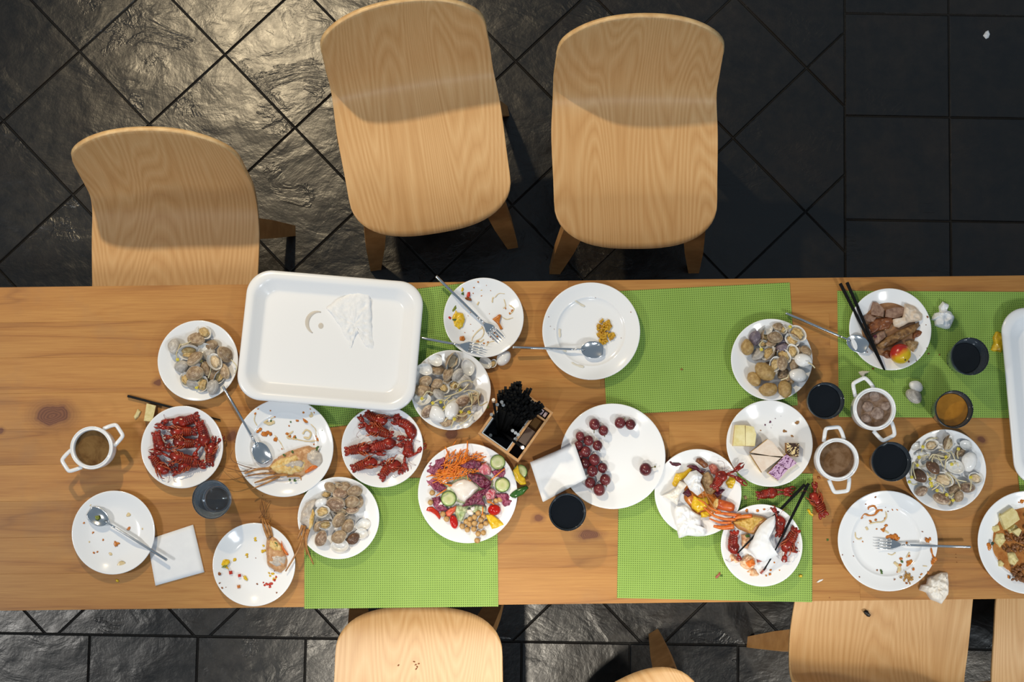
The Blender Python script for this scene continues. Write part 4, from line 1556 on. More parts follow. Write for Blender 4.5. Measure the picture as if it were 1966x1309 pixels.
sprouts('V', [(((820, 360), (800, 420), (820, 490)), 1), (((655, 460), (700, 430), (590, 370), (540, 370)), 1), (((270, 465), (350, 440), (400, 430)), 1), (((225, 575), (180, 540), (170, 640), (210, 780)), 1), (((740, 565), (800, 550), (820, 600)), 1),
              (((780, 570), (760, 480), (710, 370)), 0), (((690, 390), (690, 460), (640, 520), (630, 640)), 0), (((1000, 770), (1000, 860), (990, 950)), 1), (((425, 850), (400, 910)), 1), (((450, 870), (500, 830), (560, 850), (620, 900)), 1),
              (((370, 690), (400, 740), (470, 770)), 0), (((660, 680), (730, 740), (800, 790), (940, 820)), 0), (((720, 720), (790, 790), (850, 900)), 0), (((530, 950), (600, 980), (620, 910)), 1), (((670, 1010), (720, 1030), (750, 1000)), 1),
              (((740, 1075), (710, 1030), (740, 980)), 1), (((130, 830), (170, 860), (230, 850)), 1), (((150, 740), (140, 650), (170, 540)), 1), (((400, 500), (450, 430), (530, 440), (620, 460)), 0), (((480, 430), (440, 500), (450, 560)), 0),
              (((420, 460), (500, 480), (560, 520), (600, 600)), 0), (((520, 440), (560, 500), (640, 500)), 0), (((310, 330), (290, 400)), 1), (((350, 240), (430, 200), (520, 190)), 0), (((640, 690), (700, 770), (730, 850)), 0), (((430, 780), (480, 760), (470, 720)), 1), (((440, 940), (520, 880), (560, 800)), 0)],
        'S14', .020, WV, GV)
sprouts('A', [(((985, 262), (940, 290), (890, 300)), 1), (((875, 395), (870, 360), (900, 290)), 1), (((1040, 410), (1070, 440), (1100, 430)), 1), (((1095, 420), (1110, 470), (1090, 530)), 1), (((1250, 400), (1290, 450), (1275, 500)), 0), (((1010, 590), (1020, 560), (1060, 520)), 1)],
        'S1', .016, 'on the plate left of the tray', 'sprouts on the plate left of the tray')
sprouts('M', [(((935, 262), (890, 290), (860, 310)), 1), (((560, 545), (540, 490), (580, 440)), 1), (((920, 890), (900, 930), (820, 960)), 0), (((1270, 800), (1230, 760), (1180, 730)), 0)], 'S10', .022, 'on the potato plate', 'sprouts on the potato plate')

# ------------------------------------------------------------------ potatoes, grapes, apple
M_POTATO = mat2('potato_skin', S(150, 118, 68), S(186, 156, 102), 130, .5, bump=.25, tone=.06)
for i, (x, y, sx, sy, a, z) in enumerate(((372, 528, 88, 108, 90, 0), (600, 850, 150, 105, -35, .006), (466, 948, 105, 80, -50, 0), (650, 1088, 122, 92, 8, 0), (868, 1080, 92, 118, 10, 0))):
    px, py = Z('M', x, y); k = M_PER_PX(px, py, TZ + .02) / ZOOM['M'][2]
    r1, r2 = sx * k, sy * k
    m = MB()
    fn = (lambda q: Vector((q.x * (1 - .28 * q.y / r2 * (q.y > 0)), q.y * 1.0, q.z))) if i == 0 else None
    m.ell((0, 0, 0), (r1, r2, min(r1, r2) * .85), Matrix.Rotation(R(a) if i else 0, 3, 'Z'), 22, 14, wob=.13, seed=i + 3, fn=fn)
    o = m.build('potato', M_POTATO)
    p = P(px, py, TZ + .02); zz = zplate('S10', p.x, p.y)
    o.location = (p.x, p.y, zz + min(r1, r2) * .80 + z)
    tag(o, ['pear-shaped small potato alone at the left of its plate', 'largest potato, touching the clams', 'small round potato below the largest potato', 'potato at the near edge of the clam plate', 'potato at the near right of the clam plate'][i], 'potato', 'small potatoes')

M_GRAPE = mat2('grape_skin', S(78, 26, 32), S(118, 52, 54), 46, .22, tone=.22, sss=.08)
M_STALK = mat('grape_stalk', S(104, 96, 52), .6)
GR = [(660, 255, 50, 'far left pair, left grape, stalk down'), (740, 310, 46, 'far left pair, right grape'), (888, 242, 50, 'far right pair, left grape'), (982, 257, 47, 'far right pair, right grape'), (530, 362, 41, 'topmost grape beside the napkin'), (606, 400, 46, 'second row grape near the napkin corner'),
      (515, 443, 40, 'pale grape half under the napkin corner'), (688, 444, 45, 'light red grape standing right of the cluster'), (580, 500, 48, 'dark grape in the upper cluster'), (525, 530, 38, 'grape almost hidden by the napkin edge'), (660, 572, 52, 'darkest large grape in the middle of the cluster'), (572, 605, 46, 'dull grape beside the napkin in mid cluster'),
      (640, 674, 50, 'grape at the heart of the lower cluster'), (733, 645, 45, 'grape right of the lower cluster'), (620, 780, 48, 'grape at the lower left of the cluster'), (757, 752, 50, 'grape at the lower right of the cluster'), (702, 842, 53, 'palest grape, lowest of the cluster'), (1117, 658, 56, 'single grape apart on the right with its stalk')]
for i, (x, y, r, lab) in enumerate(GR):
    px, py = Z('J', x, y); k = M_PER_PX(px, py, TZ + .02) * r / ZOOM['J'][2]
    p = P(px, py, TZ + .006 + k); zz = zplate('L3', p.x, p.y)
    t = thing('grape', 'red grape: ' + lab, 'grape', (p.x, p.y, zz + k * .98), 0, 'red grapes')
    m = MB(); m.ell((0, 0, 0), (k, k * 1.06, k * .98), n=20, k=14, wob=.03, seed=i); b = m.build('berry', M_GRAPE, t)
    if i in (0, 1, 7, 14, 15, 17, 2):
        a = R({0: -95, 1: -80, 7: -70, 14: -80, 15: -80, 17: 15, 2: 45}[i])
        m = MB(); d = Vector((math.cos(a), math.sin(a), .25))
        m.tube([d * k * .95, d * k * 1.15, d * k * (1.6 if i in (0, 17) else 1.3)], [.0018, .001, .0011], 6)
        if i == 17: m.ell(d * k * 1.55, (.0022, .003, .002), n=8, k=6)
        m.build('stalk', M_STALK, t)


def apple_material():
    t = NT('apple_skin')
    o = t.obj()
    sep = t.n.new('ShaderNodeSeparateXYZ'); t.link(o, sep.inputs[0])
    n = t.noise(o, 45, 4)
    s = t.math('ADD', t.math('ADD', t.math('MULTIPLY', sep.outputs[0], -18.0), t.math('MULTIPLY', sep.outputs[1], 24.0)), t.math('MULTIPLY', n, .7))
    c = t.ramp(s, [(.22, S(206, 172, 26)), (.45, S(210, 120, 34)), (.62, S(178, 40, 30))])
    t.set(color=c, rough=.25)
    return t.m


px, py = Z('N', 1248, 815); k = 110 / 5.461 * M_PER_PX(px, py, TZ + .03)
p = P(px, py, TZ + .03); zz = zplate('S13', p.x, p.y)
t = thing('apple', 'small red and yellow apple on the braised meat plate', 'apple', (p.x, p.y, zz + k * .93))
m = MB(); m.ell((0, 0, 0), (k, k * .97, k * .92), n=24, k=16, wob=.05, seed=2); m.build('fruit', apple_material(), t)
q = PZ('N', 1292, 868, zz + k * 1.5); m = MB(); dv = (q - t.location); dv = dv.normalized() * k * .96
m.ell(dv, (.0022, .0026, .0022), n=8, k=6); m.build('calyx', mat('calyx', S(60, 56, 24), .7), t)

# ------------------------------------------------------------------ crayfish
M_CRAY = mat2('crayfish_red', S(80, 20, 14), S(168, 44, 24), 70, .22, bump=.25, lo=.3, hi=.7, tone=.12)
M_CRAY_UNDER = mat2('crayfish_brown', S(92, 34, 16), S(150, 66, 26), 140, .3, bump=.3, lo=.3, hi=.7, tone=.1)
M_CRAY_LEG = mat2('crayfish_leg', S(132, 44, 18), S(188, 84, 32), 120, .35)
M_ANT = mat('crayfish_feeler', S(120, 36, 26), .5)


def crayfish(tail, head, claws, label, z, zk, bend=0.0, wid=1.0, belly=True, seed=0, group='boiled red crayfish', lift=0.0):
    """tail, head, claw tips: zoom positions; bend curls the body sideways"""
    rnd = random.Random(seed)
    a = PZ(zk, *tail, z + .006); b = PZ(zk, *head, z + .006)
    L = (b - a).length
    d = (b - a).normalized(); s = Vector((-d.y, d.x, 0))
    H = .0095 * wid
    def body(u):
        k = 4 * u * (1 - u)
        return a + d * (L * u) + s * (bend * L * k) + Vector((0, 0, H * .35 + lift))
    t = thing('crayfish', label, 'crayfish', ((a + b) / 2).xy.to_3d() + Vector((0, 0, z)), 0, group, world_parts=True)
    W = .0132 * wid
    tab = [(0, .55), (.1, .85), (.3, .92), (.45, .88), (.55, 1.0), (.72, 1.06), (.86, .82), (.96, .42), (1.0, .10)]
    # tail of overlapping rings
    m = MB()
    nseg = 6
    for g in range(nseg):
        u0 = .50 * g / nseg; u1 = .50 * (g + 1) / nseg + .015
        p = [body(u0), body(u0 + (u1 - u0) * .2), body((u0 + u1) / 2), body(u1)]
        w0 = W * interp(u0, tab)
        m.tube(p, [w0 * .80, w0 * .97, w0 * 1.0, w0 * .88], 14, flat=H / W)
    m.build('tail', M_CRAY, t)
    # tail fan tucked at the end
    m = MB()
    for k in (-1, 0, 1):
        q = body(0) - d * .001 + s * (.006 * k * wid)
        m.ell(q + Vector((0, 0, .001)), (.0085 * wid, .0042 * wid, .0028), Matrix.Rotation(math.atan2(d.y, d.x) + k * -.5, 3, 'Z'), 10, 6)
    m.build('tail_fan', M_CRAY, t)
    m = MB()
    us = [.46, .50, .56, .64, .72, .80, .87, .93, .97, 1.0]
    m.tube([body(u) for u in us], [W * interp(u, tab) * (.75 if i == 0 else 1) for i, u in enumerate(us)], 16, flat=H / W * 1.02)
    m.build('carapace', M_CRAY, t)
    if belly:
        for sg in (-1, 1):
            for k in range(4):
                u = .42 + .10 * k
                c0 = body(u) + s * (sg * W * .45) + Vector((0, 0, H * .9))
                out = sg * (.006 + rnd.uniform(0, .004)); fwd = rnd.uniform(.004, .014)
                pts = [c0, c0 + s * (out * .4) + d * (fwd * .3) + Vector((0, 0, .0025)), c0 + s * out + d * fwd + Vector((0, 0, .001)), c0 + s * out * rnd.uniform(.5, 1.3) + d * (fwd + .007) + Vector((0, 0, -.001))]
                m = MB(); m.tube(smooth_path(pts, 9), [.0013] * 7 + [.0011, .0009, .0006], 5)
                m.build('leg', M_CRAY_LEG, t)
        m = MB()
        for k in range(5):
            u = .08 + .085 * k
            q = body(u) + Vector((0, 0, H * .92))
            m.tube([q + s * W * .62, q + Vector((0, 0, .0012)), q - s * W * .62], [.0006, .0009, .0006], 5)
        m.build('underside_ribs', M_CRAY_LEG, t)['label'] = 'row of orange ribs under the tail'
    for k, tip in enumerate(claws):
        tp = PZ(zk, *tip, z + .006); tp.z = z + .006 + lift
        sh = body(.90) + s * ((1 if (tp - body(.9)).dot(s) > 0 else -1) * W * .5)
        v = tp - sh; LL = v.length
        vd = v.normalized(); vs_ = Vector((-vd.y, vd.x, 0))
        el = sh + v * .38 + vs_ * (LL * .07 * (1 if k % 2 else -1)) + Vector((0, 0, .003))
        m = MB()
        m.tube([sh, sh + (el - sh) * .6, el], [.0022 * wid, .0030 * wid, .0026 * wid], 8)
        pw = .0060 * wid
        p0 = el; p1 = el + (tp - el) * .5
        m.tube([p0, p0 + (tp - p0) * .15, p0 + (tp - p0) * .35, p1, p0 + (tp - p0) * .62], [.0022 * wid, pw * .9, pw, pw * .85, pw * .5], 10, flat=.7)
        cl = m.build('claw', M_CRAY, t)
        for sg in (-1, 1):
            m = MB()
            f0 = p0 + (tp - p0) * .48 + vs_ * (pw * .5 * sg)
            m.tube([f0, f0 + (tp - p0) * .25 + vs_ * (pw * .28 * sg), tp + vs_ * (.0014 * sg)], [pw * .52, pw * .40, .0006], 7)
            link('pincer', m.mesh('pincer', M_CRAY, True, t.location), cl)
    m = MB()
    for sg in (-1, 1):
        h = body(.97)
        pts = [h, h + d * .012 + s * (sg * .006) + Vector((0, 0, .004)), h + d * .018 + s * (sg * rnd.uniform(.012, .02)) + Vector((0, 0, .002)), h + d * .012 + s * (sg * rnd.uniform(.02, .03))]
        m.tube(smooth_path(pts, 9), .00045, 4)
    m.build('feelers', M_ANT, t)
    return t


zc2 = PLATES['S2'][2] + .0075; g2 = 'boiled crayfish on the left plate'
for i, (tl, hd, cl, bd, lab, lf) in enumerate((
        ((850, 215), (520, 285), [(352, 320)], .10, 'topmost crayfish on the left plate, claw pointing left', 0),
        ((818, 420), (490, 430), [(255, 345), (310, 330)], 0, 'second crayfish from the top on the left plate', .002),
        ((850, 585), (530, 550), [(390, 510)], .06, 'orange-brown crayfish in the middle of the left plate', .002),
        ((300, 465), (370, 690), [(505, 610)], -.05, 'dark crayfish lying upright at the left of the plate', 0),
        ((835, 830), (490, 740), [(190, 690), (300, 600)], .04, 'crayfish stretching its claw left across the plate', .006),
        ((260, 770), (470, 990), [(590, 950), (520, 860)], -.12, 'crayfish curled at the lower left of the plate', 0),
        ((930, 890), (610, 980), [(505, 1020)], -.20, 'lowest crayfish on the left plate with a hooked tail', 0),
        ((900, 320), (955, 640), [(800, 860)], .10, 'large bright red crayfish at the right of the left plate', .002),
        ((1040, 860), (1080, 580), [(1235, 475), (1100, 480)], .02, 'crayfish reaching over the right rim of the left plate', 0))):
    crayfish(tl, hd, cl, lab, zc2, 'W', bd, 1.02, i not in (0, 3, 7), i, g2, lf)
zc6 = PLATES['S6'][2] + .0075; g6 = 'boiled crayfish on the plate below the tray'
for i, (tl, hd, cl, bd, lab, lf) in enumerate((
        ((480, 170), (760, 270), [(985, 180)], -.12, 'crayfish nearest the white tray, claw pointing right', 0),
        ((790, 475), (450, 390), [(345, 355), (335, 165)], -.05, 'crayfish with two claws pointing to the upper left', .003),
        ((880, 290), (1100, 540), [(880, 520)], .25, 'crayfish curled round at the upper right of the plate', 0),
        ((200, 700), (540, 670), [(745, 725), (640, 565)], .05, 'crayfish lying leftmost on the plate below the tray', 0),
        ((565, 650), (880, 570), [(1000, 590), (980, 620)], 0, 'dark crayfish across the centre of the plate', .005),
        ((290, 940), (620, 850), [(750, 850)], .06, 'dark-tailed crayfish at the lower left, below the tray', 0),
        ((690, 1050), (950, 880), [(945, 1030)], .18, 'lowest crayfish on the plate below the tray', 0),
        ((1040, 590), (1035, 790), [(1025, 1005), (965, 990), (1300, 590)], .05, 'crayfish at the right with one claw over the rim', .001))):
    crayfish(tl, hd, cl, lab, zc6, 'U', bd, 1.02, i not in (2, 4, 7), 20 + i, g6, lf)
crayfish((870, 610), (985, 420), [(1235, 322), (1275, 600)], 'crayfish on the leftovers plate with claws spread over the rim', PLATES['S9'][2] + .022, 'K', 0, 1.05, False, 31)
crayfish((640, 275), (830, 240), [(1025, 200), (1000, 265)], 'crayfish lying on the mat beside the black chopsticks', MZ + .004, 'L', 0, .95, False, 32)
crayfish((1300, 470), (1170, 260), [(1215, 130)], 'crayfish on its back at the right border of the mat', MZ + .004, 'L', -.08, 1.15, True, 33)
crayfish((380, 680), (400, 890), [(435, 965)], 'crayfish at the left of the napkin-covered plate', PLATES['S12'][2] + .012, 'L', -.12, 1.0, False, 34)
crayfish((850, 680), (850, 490), [(770, 380)], 'smooth crayfish between the two chopsticks', PLATES['S12'][2] + .012, 'L', -.05, .95, False, 35)
crayfish((1010, 650), (880, 860), [(900, 980), (1050, 850)], 'crayfish belly up at the right of the napkin-covered plate', PLATES['S12'][2] + .011, 'L', .05, 1.1, True, 36)

# ------------------------------------------------------------------ loose food: helpers
def chunk(name, zk, pts, z, h, mt, label, cat, group=None, kind=None, amp=.002, freq=90, p=2.4, q=.5, rings=8, nper=44, seed=1, jit=.10, ridge=False, sharp=None):
    pp = poly(zk, pts, z)
    m = MB(); m.blob(pp, z, h, amp=amp, freq=freq, p=p, q=q, rings=rings, nper=nper, seed=seed, jit=jit, ridge=ridge)
    c = sum(pp, Vector((0, 0, 0))) / len(pp)
    o = m.build(name, mt, base=(c.x, c.y, z), sharp=sharp)
    return tag(o, label, cat, group, kind)


def slab(name, zk, pts, z0, z1, mats, label, cat, group=None, layers=1):
    """upright-sided piece with its outline at its top; mats: top, then one per layer"""
    pp = poly(zk, pts, z1); n = len(pp)
    area = sum(pp[i - 1].x * pp[i].y - pp[i - 1].y * pp[i].x for i in range(n))
    if area < 0: pp = pp[::-1]
    c = sum(pp, Vector((0, 0, 0))) / n
    m = MB(); vs = []
    lv = []
    for L in range(layers):
        a, b = z0 + (z1 - z0) * L / layers, z0 + (z1 - z0) * (L + 1) / layers
        lv += [(a, -.0006), (b - .0003, 0)]
    lv.append((z1, .0012))
    for z, ins in lv:
        for p_ in pp:
            d = (p_ - c); d.z = 0; d.normalize()
            q = p_ - d * ins; vs.append((q.x, q.y, z))
    K = len(lv)
    m.v = vs
    for k in range(K - 1):
        for i in range(n):
            j = (i + 1) % n
            m.f.append((k * n + i, k * n + j, (k + 1) * n + j, (k + 1) * n + i)); m.mi.append(min(k // 2, layers - 1) + 1 if k < K - 2 else 0)
    m.f.append(tuple((K - 1) * n + i for i in range(n))); m.mi.append(0)
    m.f.append(tuple(range(n))[::-1]); m.mi.append(1)
    o = m.build(name, mats, smooth=False, base=(c.x, c.y, z0))
    return tag(o, label, cat, group)


def specks(name, zk, items, plate_key, mt, label, cat='crumbs', flat=.25, z=None, seed=0, lift=.0):
    """items: (x, y, r) in zoom units; one joined scatter of bits too small to pick apart"""
    rnd = random.Random(seed)
    m = MB(); c0 = None
    for x, y, r in items:
        px, py = Z(zk, x, y)
        p = P(px, py, TZ + .008)
        zz = (zplate(plate_key, p.x, p.y) if plate_key else z) + lift
        k = r / ZOOM[zk][2] * M_PER_PX(px, py)
        a = rnd.uniform(0, PI)
        m.ell((p.x, p.y, zz + k * flat * .3), (k * rnd.uniform(.9, 1.25), k * rnd.uniform(.65, .95), max(.0004, k * flat)), Matrix.Rotation(a, 3, 'Z'), 10, 5, wob=.5, seed=seed + x)
        c0 = c0 or (p.x, p.y, zz)
    o = m.build(name, mt, base=c0)
    return tag(o, label, cat, kind='stuff')


def smear(name, zk, strokes, plate_key, mt, label, flat=.12):
    """strokes: (points, radius in zoom units): sauce dragged over a plate"""
    m = MB(); c0 = None
    for pts, r in strokes:
        w = []
        for x, y in pts:
            p = PZ(zk, x, y, TZ + .010); p.z = zplate(plate_key, p.x, p.y) + .0003; w.append(p)
        k = r / ZOOM[zk][2] * M_PER_PX(*Z(zk, *pts[0]))
        sp = smooth_path(w, 6 * len(w))
        m.tube(sp, [k * (.65 + .5 * mnoise.noise(q * 160) + .25) * (1 if 0 < i < len(sp) - 1 else .4) for i, q in enumerate(sp)], 8, flat=flat)
        c0 = c0 or w[0]
    o = m.build(name, mt, base=tuple(c0))
    return tag(o, label, 'sauce', kind='stuff')


def legs_of(t, zk, lines, mt, name='leg'):
    """lines: (points, radius px, list of heights)"""
    for pts, r, hs in lines:
        w = []
        for (x, y), h in zip(pts, hs):
            w.append(PZ(zk, x, y, h))
        k = r * M_PER_PX(*Z(zk, *pts[0]))
        sp = smooth_path(w, 12)
        n = len(sp)
        m = MB(); m.tube(sp, [k * (1 - .55 * i / n) for i in range(n)], 7); m.build(name, mt, t)


M_SAUCE = mat2('orange_sauce', S(176, 92, 26), S(208, 132, 52), 260, .25)
M_SAUCE_PALE = mat2('pale_sauce', S(214, 190, 140), S(226, 208, 170), 200, .3)
M_SAUCE_BR = mat2('brown_sauce', S(118, 62, 24), S(158, 92, 42), 220, .25)
M_HERB = mat2('green_herb', S(52, 84, 34), S(84, 116, 48), 300, .5)
M_YEL = mat2('yellow_pepper', S(206, 160, 20), S(232, 196, 44), 140, .25, sss=.08)
M_RED = mat2('red_pepper', S(176, 34, 18), S(206, 60, 32), 140, .25)
M_ORANGE = mat2('carrot_orange', S(216, 104, 16), S(238, 142, 36), 120, .4)
M_GREENP = mat2('green_pepper', S(30, 74, 26), S(58, 106, 38), 90, .2)
M_OLIVE = mat2('olive_pepper', S(104, 118, 36), S(138, 142, 52), 120, .35)
M_LOB_SHELL = mat2('lobster_shell', S(176, 122, 76), S(208, 164, 118), 110, .35, bump=.3)
M_LOB_FLESH = mat2('lobster_flesh', S(214, 168, 84), S(236, 212, 152), 130, .35, bump=.4, sss=.08)
M_LOB_GREY = mat2('lobster_tail_meat', S(178, 166, 154), S(206, 196, 184), 110, .3, bump=.25)
M_LOB_LEG = mat2('lobster_leg', S(152, 100, 50), S(190, 136, 76), 90, .4)
M_LOB_ORANGE = mat2('orange_lobster_leg', S(206, 92, 26), S(228, 130, 48), 120, .35)
M_FEELER = mat('lobster_feeler', S(120, 78, 40), .5)

# ------------------------------------------------------------------ leftmost plate and spoon scraps
specks('vegetable_specks', 'B', [(640, 588, 16), (530, 718, 22), (545, 712, 16), (340, 622, 9), (350, 790, 10), (378, 783, 8), (425, 682, 8), (270, 540, 10)], 'S3', M_SAUCE, 'orange vegetable specks on the leftmost plate with the spoon', seed=3)
specks('pale_smudges', 'B', [(640, 470, 22), (760, 590, 10), (490, 800, 14), (330, 390, 8), (310, 700, 10), (590, 885, 30)], 'S3', M_SAUCE_PALE, 'pale sauce smudges on the leftmost plate with the spoon', flat=.06, seed=4)
chunk('herb_scrap', 'B', [(428, 872), (448, 872), (462, 900), (444, 902)], PLATES['S3'][2] + .0082, .0016, M_HERB, 'green scrap near the bottom rim of the leftmost plate', 'vegetable scrap')
chunk('herb_scrap', 'B', [(358, 482), (390, 478), (398, 500), (380, 515), (362, 508)], TZ + .0175, .002, M_OLIVE, 'green scrap lying in the bowl of the leftmost spoon', 'vegetable scrap')
specks('yellow_crumb', 'B', [(540, 1024, 13)], None, M_YEL, 'yellow crumb on the wood below the leftmost plate', z=TZ + .0005)

# ------------------------------------------------------------------ halved lobster on its plate
z1 = PLATES['L1'][2] + .0065
lob = thing('halved_lobster', 'halved lobster with cream meat and long feelers beside the spoon', 'lobster', PZ('C', 850, 740, z1), 0, 'lobster halves', world_parts=True)


def lob_part(name, zk, pts, z, h, mt, parent, **kw):
    m = MB(); m.blob(poly(zk, pts, z), z, h, **kw)
    return m.build(name, mt, parent)


lob_part('shell', 'C', [(570, 800), (640, 715), (760, 640), (880, 600), (960, 585), (1050, 600), (1105, 670), (1120, 740), (1085, 795), (1040, 805), (960, 850), (900, 885), (800, 875), (680, 875), (600, 845)], z1, .013, M_LOB_SHELL, lob, amp=.003, freq=80, p=3, q=.5, rings=10, nper=60, seed=3, jit=.06)
lob_part('head_meat', 'C', [(590, 790), (650, 735), (740, 690), (860, 670), (940, 715), (955, 770), (920, 830), (800, 860), (660, 850)], z1 + .008, .009, M_LOB_FLESH, lob, amp=.005, freq=150, p=3, q=.5, rings=9, nper=50, seed=5, jit=.08)
lob_part('grey_meat', 'C', [(730, 770), (800, 730), (890, 720), (930, 745), (900, 790), (780, 800)], z1 + .015, .005, M_LOB_GREY, lob, amp=.002, freq=120, rings=6, nper=30, seed=6)
lob_part('tail_meat', 'C', [(940, 650), (1030, 610), (1095, 670), (1112, 740), (1070, 785), (1000, 770), (950, 720)], z1 + .009, .007, M_LOB_GREY, lob, amp=.003, freq=110, rings=7, nper=36, seed=8)
lob_part('claw_shred', 'C', [(930, 830), (1040, 730), (1060, 790), (990, 830), (940, 850)], z1 + .008, .005, M_LOB_ORANGE, lob, amp=.003, freq=160, rings=5, nper=30, seed=9)
legs_of(lob, 'C', [([(770, 862), (610, 880), (445, 940)], 2.6, [z1 + .010, z1 + .016, z1 + .020]), ([(690, 880), (540, 950), (405, 1008)], 2.2, [z1 + .008, z1 + .014, z1 + .020]), ([(640, 850), (520, 850), (380, 870)], 2.4, [z1 + .010, z1 + .016, z1 + .018]),
                   ([(600, 800), (470, 810), (350, 848)], 3.0, [z1 + .010, z1 + .018, z1 + .020]), ([(760, 880), (880, 880), (900, 930)], 1.8, [z1 + .006, z1 + .007, z1 + .004]), ([(660, 870), (560, 905), (470, 935)], 2.2, [z1 + .010, z1 + .015, z1 + .018])], M_LOB_LEG)
legs_of(lob, 'C', [([(590, 805), (430, 800), (260, 745), (215, 690), (235, 625)], .9, [z1 + .012, z1 + .020, z1 + .024, z1 + .02, z1 + .02]), ([(480, 812), (330, 830), (200, 800), (105, 775)], .9, [z1 + .016, z1 + .02, z1 + .02, TZ + .004]),
                   ([(560, 840), (360, 880), (200, 912), (60, 905)], .9, [z1 + .016, z1 + .02, z1 + .02, TZ + .004]), ([(420, 800), (300, 835), (180, 825)], .7, [z1 + .018, z1 + .02, TZ + .006])], M_FEELER, 'feeler')
specks('herb_specks', 'C', [(700, 770, 14), (735, 670, 12), (745, 675, 10), (820, 640, 13), (1060, 600, 17), (1055, 620, 12), (840, 915, 12), (795, 912, 12), (850, 920, 10)], None, M_HERB, 'chopped green herbs on the halved lobster', z=z1 + .012, flat=.5, seed=8)
specks('herb_specks', 'C', [(605, 345, 14), (795, 352, 10), (842, 505, 11), (445, 700, 10), (710, 160, 6), (1105, 435, 6)], 'L1', M_HERB, 'green herb bits on the sauce of the halved-lobster plate', seed=9)
specks('sauce_spots', 'C', [(460, 270, 15), (490, 228, 8), (605, 245, 8), (925, 262, 12), (995, 228, 9), (1030, 262, 9), (945, 335, 27), (930, 325, 18), (860, 340, 13), (495, 425, 28), (470, 440, 22), (540, 468, 30), (600, 470, 20), (575, 455, 22), (650, 520, 26), (770, 470, 20), (785, 490, 16), (830, 500, 20), (1065, 522, 24), (1045, 490, 10), (1020, 568, 9), (710, 612, 9), (780, 390, 9), (640, 300, 10)], 'L1', M_SAUCE, 'orange sauce spots over the upper half of the lobster plate', 'sauce', flat=.08, seed=10)
smear('sauce_smears', 'C', [([(575, 330), (540, 350), (590, 370), (640, 350)], 16), ([(910, 470), (945, 430), (990, 460), (970, 510), (920, 500)], 12), ([(640, 300), (600, 320)], 8), ([(1000, 260), (1010, 290), (980, 300)], 14), ([(820, 440), (760, 500), (860, 520)], 10), ([(460, 280), (450, 340), (480, 400)], 5), ([(990, 370), (1040, 430), (1040, 500)], 4), ([(850, 520), (960, 540), (1060, 530)], 6), ([(640, 480), (700, 560), (730, 620)], 4)], 'L1', M_SAUCE_PALE, 'pale dried sauce rings on the halved-lobster plate')

# ------------------------------------------------------------------ lobster head plate (near edge)
z4 = PLATES['S4'][2] + .006
lh = thing('lobster_half', 'half lobster head with feelers pointing up, near table edge', 'lobster', PZ('D', 660, 770, z4), 0, 'lobster halves', world_parts=True)
lob_part('shell', 'D', [(570, 620), (620, 580), (680, 630), (730, 690), (745, 760), (770, 820), (755, 890), (700, 935), (620, 905), (575, 860), (562, 730)], z4 + .002, .014, M_LOB_SHELL, lh, amp=.003, freq=90, p=3, q=.5, rings=9, nper=50, seed=13, jit=.06)
lob_part('meat', 'D', [(600, 640), (650, 640), (700, 690), (715, 740), (640, 740), (590, 700)], z4 + .012, .006, M_LOB_FLESH, lh, amp=.004, freq=160, rings=7, nper=40, seed=14)
lob_part('grey_meat', 'D', [(590, 760), (680, 745), (745, 790), (735, 860), (660, 880), (590, 840)], z4 + .012, .006, M_LOB_GREY, lh, amp=.003, freq=130, rings=7, nper=40, seed=15)
lob_part('shell_edge', 'D', [(700, 640), (720, 700), (770, 770), (750, 780), (700, 710)], z4 + .011, .005, M_LOB_ORANGE, lh, amp=.003, freq=160, rings=5, nper=26, seed=16)
legs_of(lh, 'D', [([(585, 620), (545, 520), (530, 430)], 3.2, [z4 + .012, z4 + .018, TZ + .012]), ([(600, 600), (575, 520), (540, 440)], 3.4, [z4 + .012, z4 + .018, TZ + .012]), ([(620, 600), (600, 520), (560, 450)], 2.4, [z4 + .010, z4 + .017, TZ + .010])], M_LOB_LEG)
legs_of(lh, 'D', [([(535, 440), (540, 360), (520, 260)], .9, [TZ + .012, TZ + .008, TZ + .003]), ([(545, 440), (560, 350), (605, 285)], .9, [TZ + .012, TZ + .008, TZ + .003]), ([(530, 430), (500, 440), (545, 390), (570, 330)], .8, [TZ + .012, TZ + .008, TZ + .006, TZ + .004]),
                  ([(550, 450), (590, 440), (600, 400)], .8, [TZ + .012, TZ + .008, TZ + .004]), ([(525, 400), (550, 330), (560, 270)], .7, [TZ + .010, TZ + .006, TZ + .003]), ([(540, 420), (510, 350), (525, 290)], .7, [TZ + .010, TZ + .006, TZ + .003]), ([(590, 600), (560, 470), (515, 450)], .8, [z4 + .012, TZ + .010, TZ + .004])], M_FEELER, 'feeler')
chunk('herb_scrap', 'D', [(640, 655), (662, 665), (668, 695), (645, 705)], z4 + .017, .002, M_HERB, 'green herb on the lobster head at the near edge', 'vegetable scrap')
chunk('pepper_scrap', 'D', [(115, 870), (180, 805), (235, 815), (245, 840), (215, 870), (235, 905), (200, 890), (150, 860)], z4 + .0035, .004, M_YEL, 'bright yellow pepper shred at the left of the lobster head plate', 'vegetable scrap')
chunk('pepper_scrap', 'D', [(160, 885), (195, 858), (218, 865), (200, 888)], z4 + .006, .004, M_OLIVE, 'green pepper shred on the yellow one, lobster head plate', 'vegetable scrap')
